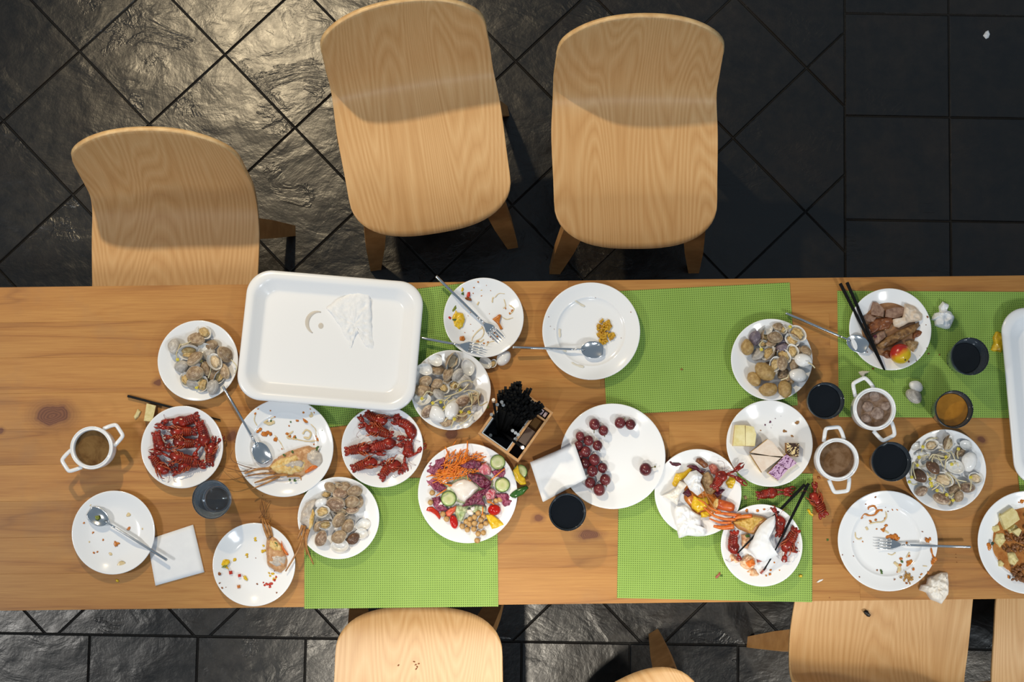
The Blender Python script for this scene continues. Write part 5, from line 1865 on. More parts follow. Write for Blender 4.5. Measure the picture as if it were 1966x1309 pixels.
for i, (x, y, r, mt, lab) in enumerate(((248, 930, 22, M_RED, 'red pepper dice beside the yellow shred'), (326, 957, 20, M_RED, 'red pepper dice alone below the yellow shred'), (320, 1057, 21, M_SAUCE, 'orange pepper dice lowest on the lobster head plate'))):
    chunk('pepper_dice', 'D', [(x + r * math.cos(a + .6) * (1.1 if k % 2 else .95), y + r * math.sin(a + .6)) for k, a in enumerate([0, PI / 2, PI, PI * 1.5])], z4 + .001, .005, mt, lab, 'vegetable scrap', amp=.001, p=5, q=.4, nper=24, rings=5)
chunk('pepper_scrap', 'D', [(357, 960), (380, 955), (402, 990), (395, 1005), (365, 990)], z4, .004, M_YEL, 'yellow pepper piece right of the red dice', 'vegetable scrap')
specks('sauce_spots', 'D', [(467, 620, 12), (468, 640, 14), (390, 770, 14), (395, 790, 9), (280, 815, 16), (530, 740, 16), (545, 735, 14), (590, 935, 9), (625, 940, 14), (600, 960, 10), (650, 980, 12), (630, 990, 13), (540, 690, 9)], 'S4', M_YEL, 'yellow sauce spots on the lobster head plate', 'sauce', flat=.2, seed=13)
specks('shell_crumbs', 'D', [(600, 1035, 18), (615, 1030, 14), (570, 1035, 14), (550, 1045, 10), (600, 1060, 12), (640, 1000, 12), (655, 970, 10), (540, 1020, 8)], 'S4', M_RED, 'orange-red shell crumbs below the lobster head', flat=.5, seed=14)
specks('brown_crumbs', 'D', [(152, 940, 18), (155, 1022, 9), (178, 1065, 9), (483, 1033, 9), (470, 800, 5), (210, 1060, 4), (665, 1108, 9), (640, 915, 8)], 'S4', M_SAUCE_BR, 'brown crumbs round the lobster head plate', flat=.4, seed=15)

# lobster piece leaning on the near-left clam plate
z5 = PLATES['S5'][2] + .018
lp = thing('lobster_piece', 'torn lobster piece with legs hanging off the near left clam plate', 'lobster', PZ('D', 940, 400, z5), 0, 'lobster halves', world_parts=True)
lob_part('shell', 'D', [(1005, 262), (1025, 285), (992, 350), (1000, 400), (985, 500), (955, 555), (905, 505), (868, 480), (878, 390), (920, 305)], z5, .012, M_LOB_GREY, lp, amp=.004, freq=100, p=3, q=.5, rings=9, nper=50, seed=23, jit=.06)
lob_part('fringe', 'D', [(985, 350), (1002, 400), (985, 510), (950, 555), (940, 480), (965, 400)], z5 + .007, .006, M_LOB_FLESH, lp, amp=.004, freq=180, rings=6, nper=36, seed=24)
legs_of(lp, 'D', [([(915, 510), (870, 690), (800, 820), (740, 918)], 2.6, [z5 + .006, z5 + .012, z5 + .010, z5 + .004]), ([(950, 540), (925, 640), (940, 740), (990, 855)], 2.8, [z5 + .005, z5 + .006, z5 - .004, TZ + .006]), ([(895, 505), (865, 580), (845, 630)], 3.4, [z5 + .005, z5 + .006, z5 + .004]),
                  ([(935, 540), (910, 640), (930, 770)], 2.6, [z5 + .004, z5 + .004, TZ + .008])], M_LOB_LEG)

# ------------------------------------------------------------------ scraps on the noodle plate
z8 = PLATES['S8'][2] + .0062
chunk('pepper_scrap', 'F', [(625, 290), (645, 240), (680, 235), (695, 285), (680, 315), (640, 310)], z8 + .008, .004, M_YEL, 'yellow pepper at the upper left of the noodle scrap plate', 'vegetable scrap')
chunk('pepper_scrap', 'F', [(650, 345), (660, 315), (695, 312), (690, 355)], z8 + .006, .003, M_HERB, 'dark green pepper below the upper yellow piece', 'vegetable scrap')
chunk('pepper_scrap', 'F', [(722, 370), (730, 310), (765, 308), (768, 365), (745, 385)], z8 + .003, .004, M_RED, 'bright red pepper piece on the noodle scrap plate', 'vegetable scrap')
chunk('pepper_scrap', 'F', [(675, 375), (720, 368), (780, 395), (785, 425), (720, 410)], z8 + .001, .003, M_SAUCE_BR, 'brownish red shred below the bright red pepper', 'vegetable scrap')
chunk('pepper_scrap', 'F', [(520, 465), (600, 470), (602, 510), (560, 560), (525, 565), (540, 510)], z8 + .004, .004, M_OLIVE, 'green pepper piece at the left of the noodle scrap plate', 'vegetable scrap')
chunk('egg_scrap', 'F', [(530, 610), (580, 560), (590, 520), (615, 560), (680, 575), (705, 640), (680, 720), (640, 770), (600, 740), (530, 735), (535, 670)], z8 + .002, .006, M_YEL, 'largest yellow scrap at the left of the noodle scrap plate', 'vegetable scrap', amp=.004, freq=140)
chunk('pepper_scrap', 'F', [(485, 610), (515, 595), (545, 620), (535, 655), (500, 645)], z8 + .005, .005, M_RED, 'red pepper tip beside the largest yellow scrap', 'vegetable scrap')
chunk('pepper_scrap', 'F', [(545, 640), (600, 635), (585, 660), (560, 655)], z8 + .009, .002, M_HERB, 'green strip on the largest yellow scrap', 'vegetable scrap')
chunk('tomato_scrap', 'F', [(620, 915), (640, 845), (690, 838), (710, 880), (690, 910)], z8 + .003, .005, M_SAUCE, 'orange tomato scrap near the lower fork', 'vegetable scrap')
chunk('carrot_scrap', 'F', [(960, 1050), (1020, 995), (1042, 1005), (1000, 1060), (975, 1072)], z8 + .003, .003, M_SAUCE, 'orange carrot strip near the lower rim of the noodle scrap plate', 'vegetable scrap')
chunk('carrot_scrap', 'F', [(1030, 640), (1110, 582), (1138, 590), (1115, 680), (1160, 760), (1130, 770), (1085, 690)], z8, .004, M_SAUCE, 'orange shreds right of the upper fork', 'vegetable scrap')
for i, (x, y) in enumerate(((895, 287), (1195, 360))):
    chunk('corn_kernel', 'F', [(x - 20, y - 16), (x + 18, y - 20), (x + 24, y + 14), (x - 10, y + 22)], z8 - .001, .004, M_YEL, ['left corn kernel at the top of the noodle scrap plate', 'right corn kernel at the top of the noodle scrap plate'][i], 'corn')
smear('noodle_scraps', 'F', [([(785, 900), (800, 850), (860, 780), (920, 735)], 7), ([(830, 900), (900, 860), (930, 790), (900, 720)], 6), ([(820, 920), (880, 915), (930, 880)], 8), ([(1060, 380), (1110, 335), (1180, 340)], 5), ([(1170, 400), (1190, 480), (1160, 510)], 6), ([(1230, 470), (1290, 520), (1250, 580)], 9), ([(1130, 600), (1200, 640), (1280, 625)], 5), ([(870, 430), (850, 470)], 10), ([(1030, 440), (1035, 390), (1050, 380)], 10), ([(960, 960), (990, 920), (1060, 900)], 6)], 'S8', M_SAUCE_PALE, 'pale noodle ends stuck to the noodle scrap plate', flat=.5)
specks('sauce_specks', 'F', [(1190, 510, 14), (1260, 490, 14), (1270, 540, 16), (1240, 570, 12), (855, 910, 22), (930, 930, 12), (980, 915, 12), (810, 265, 10), (860, 200, 12), (800, 330, 8), (900, 360, 9), (1010, 300, 6), (770, 560, 6), (740, 600, 5), (995, 575, 6), (800, 780, 5), (770, 700, 6), (700, 800, 6), (960, 240, 6), (1060, 800, 14), (1090, 850, 14), (1040, 880, 10), (1010, 850, 10)], 'S8', M_SAUCE, 'orange sauce flecks over the noodle scrap plate', 'sauce', flat=.25, seed=30)

# ------------------------------------------------------------------ yellow rice
rnd = random.Random(44)
RP = [(1040, 555), (1145, 590), (1150, 640), (1110, 690), (1190, 710), (1180, 760), (1120, 800), (1060, 850), (1020, 800), (1000, 760), (995, 620)]
its = []
while len(its) < 90:
    x, y = rnd.uniform(990, 1195), rnd.uniform(550, 855)
    if inside(x, y, RP): its.append((x, y, rnd.uniform(13, 24)))
M_RICE = mat2('yellow_rice_grain', S(176, 122, 22), S(214, 172, 38), 160, .35)
specks('yellow_rice', 'I', its, 'L2', M_RICE, 'small heap of yellow fried rice left on a dinner plate', 'rice', flat=.7, seed=44, lift=.001)
specks('rice_bits', 'I', [(x * .6 + 440, y * .6 + 285, 16) for x, y, r in its[:26]], 'L2', M_RICE, 'upper layer of the yellow fried rice heap', 'rice', flat=.7, seed=45, lift=.0042)
smear('dried_sauce', 'I', [([(740, 340), (800, 380), (850, 405)], 12), ([(560, 660), (565, 760)], 18), ([(580, 900), (640, 920)], 14), ([(700, 1050), (760, 1080), (840, 1100)], 14)], 'L2', mat('thin_sauce', S(222, 216, 200), .3), 'thin dried sauce streaks on the yellow rice plate', flat=.05)
specks('dark_specks', 'I', [(1372, 477, 7), (1265, 765, 5), (970, 305, 6), (500, 668, 4), (455, 637, 4), (435, 530, 5)], 'L2', M_SAUCE_BR, 'dark specks on the rim of the yellow rice plate', seed=46)

# ------------------------------------------------------------------ salad
def radicchio_material(name, a, b, c):
    t = NT(name)
    o = t.obj(); r = t.rand()
    off = t.n.new('ShaderNodeCombineXYZ'); t.link(t.math('MULTIPLY', r, 3.0), off.inputs[0])
    v = t.vmath('ADD', o, off.outputs[0])
    w = t.noise(t.mapping(v, (1, .5, 1)), 70, 4, .6, 1.6)
    n = t.noise(v, 40, 3)
    col = t.ramp(n, [(.35, a), (.65, b)])
    vein = t.math('SUBTRACT', 1.0, t.math('MULTIPLY', t.math('ABSOLUTE', t.math('SUBTRACT', w, .5)), 13.0), clamp=True)
    col = t.mix(t.math('MULTIPLY', vein, .7), col, c)
    t.set(color=col, rough=.35); t.bump(w, .4, .002)
    return t.m


M_RAD = radicchio_material('radicchio', S(104, 22, 50), S(132, 44, 76), S(196, 118, 146))
M_RAD_D = radicchio_material('dark_radicchio', S(66, 8, 32), S(92, 16, 46), S(170, 92, 122))
M_RAD_P = radicchio_material('pink_radicchio', S(178, 60, 80), S(206, 120, 136), S(230, 206, 208))
zs = PLATES['L4'][2] + .006
RL = [([(240, 330), (330, 285), (430, 262), (452, 340), (410, 430), (300, 475), (205, 440)], M_RAD, 'radicchio leaf at the upper left of the salad', .004), ([(195, 510), (300, 490), (400, 550), (455, 610), (380, 665), (300, 625)], M_RAD, 'radicchio leaf at the left of the salad below the carrots', .002),
      ([(640, 455), (760, 445), (880, 490), (935, 540), (900, 605), (820, 615), (740, 545)], M_RAD_D, 'dark radicchio leaf above the white dressing', .012), ([(600, 812), (680, 720), (780, 640), (880, 600), (930, 560), (905, 640), (830, 705), (870, 810), (760, 780), (690, 805)], M_RAD_D, 'darkest twisted radicchio leaf below the white dressing', .013),
      ([(770, 380), (870, 325), (930, 390), (925, 470), (850, 465), (790, 430)], M_RAD_P, 'pink dressed radicchio piece left of the top cucumber', .008), ([(925, 430), (1000, 400), (1080, 378), (1092, 450), (1060, 495), (960, 485)], M_RAD, 'radicchio leaf between two cucumber slices', .004),
      ([(950, 665), (1100, 655), (1172, 745), (1140, 800), (1070, 825), (1040, 765)], M_RAD, 'radicchio leaf at the right rim of the salad', .002), ([(845, 650), (920, 598), (985, 640), (965, 720), (880, 745)], M_RAD_P, 'pink dressed radicchio piece below the right cucumber', .006),
      ([(275, 710), (370, 690), (400, 780), (470, 850), (350, 872), (290, 795)], M_RAD, 'radicchio leaf at the lower left of the salad', .002), ([(560, 370), (640, 330), (720, 295), (830, 325), (800, 390), (680, 400)], M_RAD_D, 'radicchio strip among the carrots', .014)]
for i, (pts, mt, lab, dz) in enumerate(RL):
    chunk('radicchio_leaf', 'H', pts, zs + dz, .007, mt, lab, 'salad leaf', 'radicchio leaves', amp=.005, freq=75, p=3, q=.4, rings=10, nper=50, seed=60 + i, jit=.12, ridge=True)
M_DRESS = mat2('white_dressing', S(224, 214, 204), S(236, 230, 224), 60, .2)
chunk('dressing', 'H', [(465, 600), (560, 522), (640, 508), (735, 540), (790, 610), (720, 690), (640, 765), (565, 720), (520, 650)], zs + .010, .010, M_DRESS, 'white creamy dressing pooled in the middle of the salad', 'dressing', amp=.0015, freq=50, p=2.5, q=.6)
specks('dressing_drops', 'H', [(420, 530, 30), (380, 770, 32), (700, 870, 40), (900, 690, 26), (410, 810, 20), (730, 830, 26)], None, M_DRESS, 'white dressing drops among the salad leaves', 'dressing', z=zs + .010, flat=.3)


def cucumber_material():
    t = NT('cucumber_flesh')
    o = t.obj()
    ln = t.n.new('ShaderNodeVectorMath'); ln.operation = 'LENGTH'; t.link(t.vmath('MULTIPLY', o, (1, 1, 0)), ln.inputs[0])
    n = t.noise(o, 260, 3)
    f = t.math('MULTIPLY_ADD', n, .35, t.math('DIVIDE', ln.outputs['Value'], .019))
    t.set(color=t.ramp(f, [(.3, S(186, 196, 134)), (.62, S(204, 206, 158)), (.85, S(192, 204, 146)), (1.1, S(160, 184, 110))]), rough=.25)
    return t.m


M_CUC = cucumber_material(); M_CUC_SKIN = mat2('cucumber_skin', S(34, 58, 24), S(64, 92, 40), 120, .3)
for i, (x, y, r, dz, lab, tx, ty) in enumerate(((1000, 325, 85, .013, 'top cucumber slice near the caddy corner', 6, -6), (1050, 573, 84, .013, 'right cucumber slice with dark notched peel', -5, 8), (462, 724, 86, .012, 'left cucumber slice beside the dressing', 8, 5), (1245, 432, 82, .019, 'cucumber slice hanging over the right rim under a yellow pepper', 3, 12))):
    p = PZ('H', x, y, zs + dz); k = r / ZOOM['H'][2] * M_PER_PX(*Z('H', x, y), zs + dz)
    t = thing('cucumber_slice', lab, 'cucumber', p, 0, 'cucumber slices'); t.rotation_euler = (R(tx), R(ty), i)
    m = MB(); m.lathe([(0, .0016), (k * .5, .0018), (k * .93, .0016), (k * .93, -.0016), (0, -.0016)], 26); m.build('flesh', M_CUC, t)
    m = MB(); m.lathe([(k * .92, .0018), (k * .985, .0016), (k, .0), (k * .985, -.0017), (k * .92, -.0018)], 26, closed=True); m.build('peel', M_CUC_SKIN, t)

# carrot shreds: a tangle nobody could count
rnd = random.Random(71)
m = MB()
c0 = None
for i in range(170):
    t_ = rnd.random()
    if t_ < .5: x, y, a, L = rnd.gauss(570, 75), rnd.gauss(330, 75), rnd.gauss(52, 22), rnd.uniform(110, 220)
    elif t_ < .8: x, y, a, L = rnd.gauss(450, 80), rnd.gauss(450, 45), rnd.gauss(18, 22), rnd.uniform(110, 230)
    else: x, y, a, L = rnd.gauss(720, 70), rnd.gauss(350, 45), rnd.gauss(15, 25), rnd.uniform(80, 160)
    h = zs + .008 + .012 * math.exp(-((x - 540) / 180) ** 2 - ((y - 380) / 130) ** 2) * rnd.uniform(.5, 1.1)
    ca, sa = math.cos(R(a)) * L / 2, -math.sin(R(a)) * L / 2
    cx, cy = rnd.uniform(-14, 14), rnd.uniform(-14, 14)
    w = [PZ('H', x - ca, y - sa, h - .001), PZ('H', x + cx, y + cy, h + .003), PZ('H', x + ca, y + sa, h - .001)]
    m.tube(smooth_path(w, 6), [.0010] + [.0013] * (len(smooth_path(w, 6)) - 2) + [.0007], 4)
    c0 = c0 or w[1]
o = m.build('carrot_shreds', M_ORANGE, base=tuple(c0)); tag(o, 'tangle of bright orange carrot shreds on the salad', 'carrot', kind='stuff')
for i, (x1, y1, x2, y2, lab) in enumerate(((1078, 392, 925, 520, 'single carrot strip between the cucumber slices'), (440, 620, 325, 695, 'single carrot strip above the left cucumber'), (835, 812, 828, 905, 'single carrot strip standing among the chickpeas'), (890, 758, 960, 788, 'short carrot strip left of the round tomato'), (425, 155, 462, 280, 'carrot shred sticking up over the top rim, left one'), (668, 90, 660, 260, 'carrot shred sticking up over the top rim, right one'), (875, 262, 770, 300, 'carrot shred reaching right towards the top cucumber'))):
    a, b = PZ('H', x1, y1, zs + .022), PZ('H', x2, y2, zs + .021)
    m = MB(); m.tube(smooth_path([a, (a + b) / 2 + Vector((.001, .001, .002)), b], 6), .0016, 5); o = m.build('carrot_shred', M_ORANGE, base=tuple(a)); tag(o, lab, 'carrot', 'single carrot strips')
M_TOM = mat2('tomato_skin', S(166, 16, 12), S(200, 34, 22), 60, .12)
p = PZ('H', 962, 846, zs + .012); k = 70 / ZOOM['H'][2] * M_PER_PX(*Z('H', 962, 846))
m = MB(); m.ell((0, 0, 0), (k * 1.02, k * .86, k * .8), n=22, k=14); o = m.build('cherry_tomato', M_TOM); o.location = p; tag(o, 'round shiny cherry tomato at the right of the salad', 'tomato', 'tomatoes')
p = PZ('H', 520, 978, zs + .007); k = 60 / ZOOM['H'][2] * M_PER_PX(*Z('H', 520, 978))
m = MB(); m.ell((0, 0, 0), (k * .72, k * 1.25, k * .6), Matrix.Rotation(R(12), 3, 'Z'), n=20, k=12); o = m.build('cherry_tomato', M_TOM); o.location = p; tag(o, 'oval cherry tomato half at the bottom left of the salad', 'tomato', 'tomatoes')
chunk('tomato_wedge', 'H', [(425, 870), (480, 820), (552, 795), (545, 850), (480, 925), (440, 915)], zs + .006, .007, mat2('tomato_flesh', S(196, 66, 44), S(222, 120, 90), 120, .25), 'pale tomato wedge below the left cucumber', 'tomato', 'tomatoes')
chunk('tomato_wedge', 'H', [(205, 850), (230, 808), (290, 815), (345, 860), (382, 920), (365, 955), (320, 900), (270, 870)], zs + .008, .006, M_RED, 'curved orange-red pepper strip at the left rim of the salad', 'pepper')
CP = [(285, 660), (265, 765), (400, 890), (440, 946), (655, 976), (748, 926), (697, 948), (785, 880), (692, 1004), (747, 992), (815, 956), (870, 994), (612, 1026), (668, 1062), (738, 1056), (815, 1022), (786, 1105), (845, 1095), (776, 1180), (980, 746), (1028, 730), (842, 916), (905, 745)]
M_CHICK = mat2('chickpea', S(176, 134, 78), S(204, 166, 110), 160, .4, bump=.15, tone=.06)
chick = []
for s in range(3):
    m = MB(); m.ell((0, 0, 0), (.0070, .0065, .0064), n=14, k=10, wob=.1, seed=s); m.ell((.0064, 0, .001), (.0016, .0014, .0014), n=6, k=5); chick.append(m.mesh('chickpea', M_CHICK))
ci = []
for i, (x, y) in enumerate(CP):
    p = PZ('H', x, y, zs + .010); zz = zplate('L4', p.x, p.y)
    o = link('chickpea', chick[i % 3]); o.location = (p.x, p.y, zz + .0068 + (.006 if i in (5, 7, 9, 10) else 0)); o.rotation_euler = (i, i * 2.1, i * .7)
    tag(o, 'chickpea', 'chickpea', 'chickpeas on the salad'); px, py = Z('H', x, y); ci.append((o, 'pale brown chickpea', (px - 912) * 1.0, (py - 1000) * 1.0))
whereabouts(ci, 'on the salad')
chunk('pepper_piece', 'H', [(868, 905), (930, 888), (1010, 945), (1098, 1018), (1015, 1040), (935, 1058), (900, 985)], zs + .010, .006, M_YEL, 'yellow pepper piece at the bottom right rim of the salad', 'pepper', amp=.002)
chunk('pepper_piece', 'H', [(1168, 415), (1218, 352), (1240, 440), (1300, 500), (1315, 565), (1250, 572), (1190, 515)], zs + .022, .006, M_YEL, 'yellow pepper piece lying on the cucumber over the right rim', 'pepper', amp=.003)
chunk('pepper_piece', 'H', [(1125, 690), (1170, 640), (1260, 592), (1322, 575), (1338, 608), (1275, 680), (1190, 722)], zs + .017, .006, M_GREENP, 'glossy dark green pepper piece over the right rim of the salad', 'pepper', amp=.0015)
M_LET = mat2('lettuce_rib', S(150, 168, 112), S(206, 214, 178), 70, .35)
chunk('lettuce_leaf', 'H', [(545, 800), (690, 795), (660, 870), (610, 975), (565, 965), (535, 880)], zs + .006, .008, M_LET, 'pale green lettuce rib in the lower middle of the salad', 'salad leaf', amp=.005, freq=70, ridge=True, rings=9)
chunk('lettuce_leaf', 'H', [(690, 800), (780, 790), (880, 810), (870, 870), (780, 870), (700, 890)], zs + .003, .007, M_LET, 'dressed lettuce leaf above the chickpeas', 'salad leaf', amp=.005, freq=70, ridge=True, rings=9)
chunk('lettuce_leaf', 'H', [(480, 560), (560, 480), (700, 440), (900, 470), (950, 560), (900, 700), (700, 800), (500, 740), (330, 640), (330, 540)], zs - .0005, .009, M_LET, 'dressed lettuce bed under the dressing and radicchio', 'salad leaf', amp=.004, freq=60, rings=9)

# ------------------------------------------------------------------ cakes
def swirl_material(name, base, line, scale=60, thr=.10):
    t = NT(name)
    o = t.obj()
    w = t.noise(t.mapping(o, (1, 1.6, .2)), scale, 2, .4, 2.4)
    k = t.math('LESS_THAN', t.math('ABSOLUTE', t.math('SUBTRACT', w, .5)), thr * .25)
    t.set(color=t.mix(k, base, line), rough=.35)
    return t.m


zc = PLATES['S11'][2] + .0055
M_SPONGE = mat2('sponge', S(206, 174, 108), S(224, 198, 140), 240, .7, bump=.3)
M_CRUST = mat2('brown_crust', S(142, 100, 54), S(176, 130, 78), 200, .7)
M_CREAMTOP = mat2('pale_icing', S(226, 206, 188), S(236, 222, 208), 60, .4)
M_ROLL = mat2('yellow_sheet_cake', S(222, 206, 140), S(240, 230, 180), 50, .5)
slab('cake_piece', 'Q', [(205, 430), (330, 432), (335, 690), (180, 690)], zc, zc + .024, [M_ROLL, M_SPONGE], 'left half of the pale yellow cake on the cake plate', 'cake', 'cake pieces')
slab('cake_piece', 'Q', [(338, 434), (440, 452), (472, 545), (455, 695), (338, 690)], zc, zc + .025, [M_ROLL, M_SPONGE], 'right half of the pale yellow cake on the cake plate', 'cake', 'cake pieces')
slab('cake_piece', 'Q', [(402, 775), (620, 608), (680, 645), (825, 825), (640, 815)], zc, zc + .024, [M_CREAMTOP, M_CRUST, M_SPONGE], 'upper cream-topped cake triangle with brown crust', 'cake', 'cake pieces', 2)
slab('cake_piece', 'Q', [(402, 800), (640, 822), (782, 842), (545, 1025)], zc, zc + .024, [M_CREAMTOP, M_SPONGE, M_CRUST], 'lower cream-topped cake triangle with brown crust', 'cake', 'cake pieces', 2)
slab('cake_piece', 'Q', [(622, 1032), (735, 912), (868, 990), (748, 1130)], zc, zc + .021, [swirl_material('lilac_swirl', S(206, 172, 206), S(88, 26, 84), 36, .11), M_SPONGE], 'lower lilac cake square with dark swirls', 'cake', 'cake pieces')
slab('cake_piece', 'Q', [(738, 908), (850, 790), (985, 910), (872, 986)], zc, zc + .022, [swirl_material('lilac_swirl_fine', S(206, 172, 206), S(88, 26, 84), 38, .11), M_SPONGE], 'upper lilac cake square with dark swirls', 'cake', 'cake pieces')
slab('cake_piece', 'Q', [(852, 655), (1012, 660), (1002, 830), (905, 815), (858, 770)], zc, zc + .023, [swirl_material('chocolate_swirl', S(226, 202, 150), S(62, 40, 30), 50, .34), M_CRUST], 'small cream cake with chocolate swirls, rightmost on its plate', 'cake', 'cake pieces')
specks('cake_crumbs', 'Q', [(985, 398, 24), (965, 405, 16), (825, 505, 18), (845, 510, 12), (920, 565, 14), (935, 575, 10), (530, 498, 9)], 'S11', M_CRUST, 'brown cake crumbs at the upper right of the cake plate', flat=.5, seed=80)
specks('dark_crumbs', 'Q', [(650, 390, 14), (640, 396, 8), (585, 428, 10), (712, 348, 7), (780, 320, 4), (660, 465, 4), (676, 430, 3)], 'S11', mat('dark_icing_crumb', S(104, 60, 88), .5), 'dark purple crumbs at the top of the cake plate', flat=.3, seed=81)

# ------------------------------------------------------------------ leftovers with napkins
z9 = PLATES['S9'][2] + .006
M_HAM = mat2('pink_meat', S(150, 66, 56), S(190, 112, 96), 90, .3)
M_BROWNM = mat2('brown_meat', S(96, 52, 28), S(138, 84, 46), 90, .35, bump=.3)
M_MUSH = mat2('mushroom', S(112, 84, 52), S(196, 166, 122), 60, .4, bump=.3)
M_PURPLE = mat2('purple_onion', S(68, 16, 34), S(100, 34, 54), 60, .3)
LF = [('meat_piece', [(622, 300), (640, 258), (690, 248), (780, 330), (785, 370), (730, 385), (680, 340)], .012, .008, M_BROWNM, 'brown meat stub at the top of the leftovers plate', 'meat'), ('meat_piece', [(785, 350), (830, 320), (890, 345), (925, 410), (890, 480), (820, 450)], .012, .010, M_HAM, 'pink meat piece right of the brown stub', 'meat'),
      ('onion_piece', [(500, 360), (560, 335), (630, 345), (690, 400), (750, 430), (690, 445), (600, 400)], .006, .008, M_PURPLE, 'purple onion strip at the top of the leftovers', 'vegetable'), ('mushroom_piece', [(690, 480), (790, 425), (860, 510), (880, 640), (830, 720), (740, 690), (700, 580)], .010, .012, M_MUSH, 'brown mushroom piece in the middle of the leftovers', 'vegetable'),
      ('pepper_piece', [(325, 580), (380, 450), (480, 430), (560, 370), (590, 395), (500, 500), (420, 550), (370, 630)], .004, .007, M_YEL, 'yellow pepper strip at the upper left of the leftovers', 'pepper'), ('onion_piece', [(460, 700), (530, 635), (580, 720), (530, 750)], .010, .006, M_PURPLE, 'purple onion piece between the napkins', 'vegetable'),
      ('onion_piece', [(850, 700), (890, 660), (960, 638), (1000, 655), (930, 720), (890, 760)], .008, .006, M_PURPLE, 'purple onion petal right of the mushroom', 'vegetable'), ('pepper_piece', [(1000, 560), (1060, 480), (1125, 475), (1130, 560), (1085, 640), (1030, 630)], .008, .008, M_YEL, 'yellow pepper piece under the crayfish claws', 'pepper'),
      ('egg_piece', [(565, 880), (600, 720), (700, 760), (760, 740), (800, 820), (740, 900), (650, 945)], .006, .009, M_YEL, 'yellow piece below the napkins on the leftovers plate', 'vegetable'), ('pepper_piece', [(690, 1005), (690, 940), (760, 920), (810, 960), (770, 1000)], .006, .006, M_YEL, 'lowest yellow piece on the leftovers plate', 'pepper'),
      ('sauce_bed', [(520, 420), (700, 420), (880, 560), (960, 700), (920, 900), (800, 1000), (600, 950), (470, 740)], .0, .007, M_SAUCE, 'orange sauce bed under the leftovers', 'sauce')]
for i, (nm, pts, dz, h, mt, lab, cat) in enumerate(LF):
    chunk(nm, 'K', pts, z9 + dz, h, mt, lab, cat, 'leftovers on the napkin plate', seed=90 + i, amp=.003, freq=110)
chunk('chili_skin', 'K', [(258, 292), (285, 275), (330, 315), (440, 322), (448, 345), (380, 365), (335, 352)], z9 + .011, .004, M_PURPLE, 'curved dark red peel at the upper left rim of the leftovers plate', 'vegetable')
sa_, sb_ = PZ('K', 900, 835, z9 + .020), PZ('K', 1110, 880, z9 + .020)
t = thing('lobster_tail', 'orange lobster tail end with a white cut face', 'lobster', sa_, 0, None, world_parts=True)
m = MB(); m.tube([sa_, sa_.lerp(sb_, .3), sa_.lerp(sb_, .8), sb_], [.0125, .0125, .0110, .0070], 16, flat=.85); m.build('shell', mat2('tail_shell', S(170, 66, 28), S(206, 98, 40), 60, .3), t)
m = MB(); m.ell(sa_ + (sa_ - sb_).normalized() * .003 + Vector((0, 0, .001)), (.0065, .0120, .0105), Matrix.Rotation(R(-12), 3, 'Z'), n=16, k=10, wob=.2); m.build('meat', M_LOB_FLESH, t)
crumple(poly('K', [(480, 530), (560, 425), (640, 405), (725, 470), (690, 560), (745, 660), (660, 735), (560, 660)], z9 + .03), z9 + .018, .016, 'crumpled napkin covering the middle of the leftovers', 5, material=M_PAPER)
crumple(poly('K', [(198, 730), (300, 690), (380, 640), (430, 540), (530, 585), (440, 700), (400, 845), (320, 795)], z9 + .02), z9 + .012, .011, 'twisted napkin at the left of the leftovers plate', 6, material=mat2('stained_tissue', S(234, 226, 212), S(243, 240, 234), 50, .9))
crumple(poly('K', [(380, 850), (490, 845), (620, 940), (690, 990), (690, 1110), (772, 1150), (740, 1240), (520, 1232), (415, 1262), (390, 1130), (360, 980)], z9 + .018), z9 + .014, .010, 'crumpled napkin hanging over the lower rim of the leftovers plate', 8, amp=.005)

# ------------------------------------------------------------------ napkin-covered crayfish plate: lobster half, remains
z12 = PLATES['S12'][2] + .006
l12 = thing('halved_lobster', 'yellow halved lobster with orange legs across two plates', 'lobster', PZ('L', 540, 570, z12 + .014), 0, 'lobster halves', world_parts=True)
lob_part('shell', 'L', [(350, 560), (430, 500), (560, 472), (690, 500), (735, 530), (650, 600), (590, 690), (520, 670), (420, 630)], z12 + .012, .010, M_LOB_LEG, l12, amp=.003, freq=90, p=3, q=.5, rings=8, nper=44, seed=33)
lob_part('meat', 'L', [(370, 560), (450, 520), (580, 490), (690, 520), (620, 590), (560, 660), (470, 620)], z12 + .018, .008, mat2('yellow_lobster_meat', S(186, 142, 52), S(222, 188, 104), 140, .35, bump=.4), l12, amp=.005, freq=150, rings=8, nper=40, seed=34)
legs_of(l12, 'L', [([(560, 490), (450, 500), (385, 520)], 4.6, [z12 + .02, z12 + .026, z12 + .024]), ([(450, 490), (300, 470), (180, 460)], 4.0, [z12 + .018, z12 + .026, z12 + .030]), ([(370, 600), (260, 615), (165, 598)], 5.6, [z12 + .018, z12 + .024, z12 + .028]),
                   ([(390, 530), (260, 520), (150, 480), (60, 400)], 3.2, [z12 + .02, z12 + .028, z12 + .032, z12 + .030]), ([(350, 560), (230, 560), (120, 520)], 3.0, [z12 + .018, z12 + .024, z12 + .03]), ([(240, 450), (150, 420), (60, 350), (0, 320)], 2.2, [z12 + .03, z12 + .032, z12 + .034, z12 + .032])], M_LOB_ORANGE)
legs_of(l12, 'L', [([(180, 460), (90, 370), (20, 180)], 1.1, [z12 + .03, z12 + .036, z12 + .036]), ([(200, 440), (110, 310), (40, 160)], 1.1, [z12 + .03, z12 + .038, z12 + .036])], M_LOB_LEG, 'feeler')
M_PINK = mat2('pink_cream_remains', S(206, 140, 96), S(232, 202, 164), 110, .35, bump=.4)
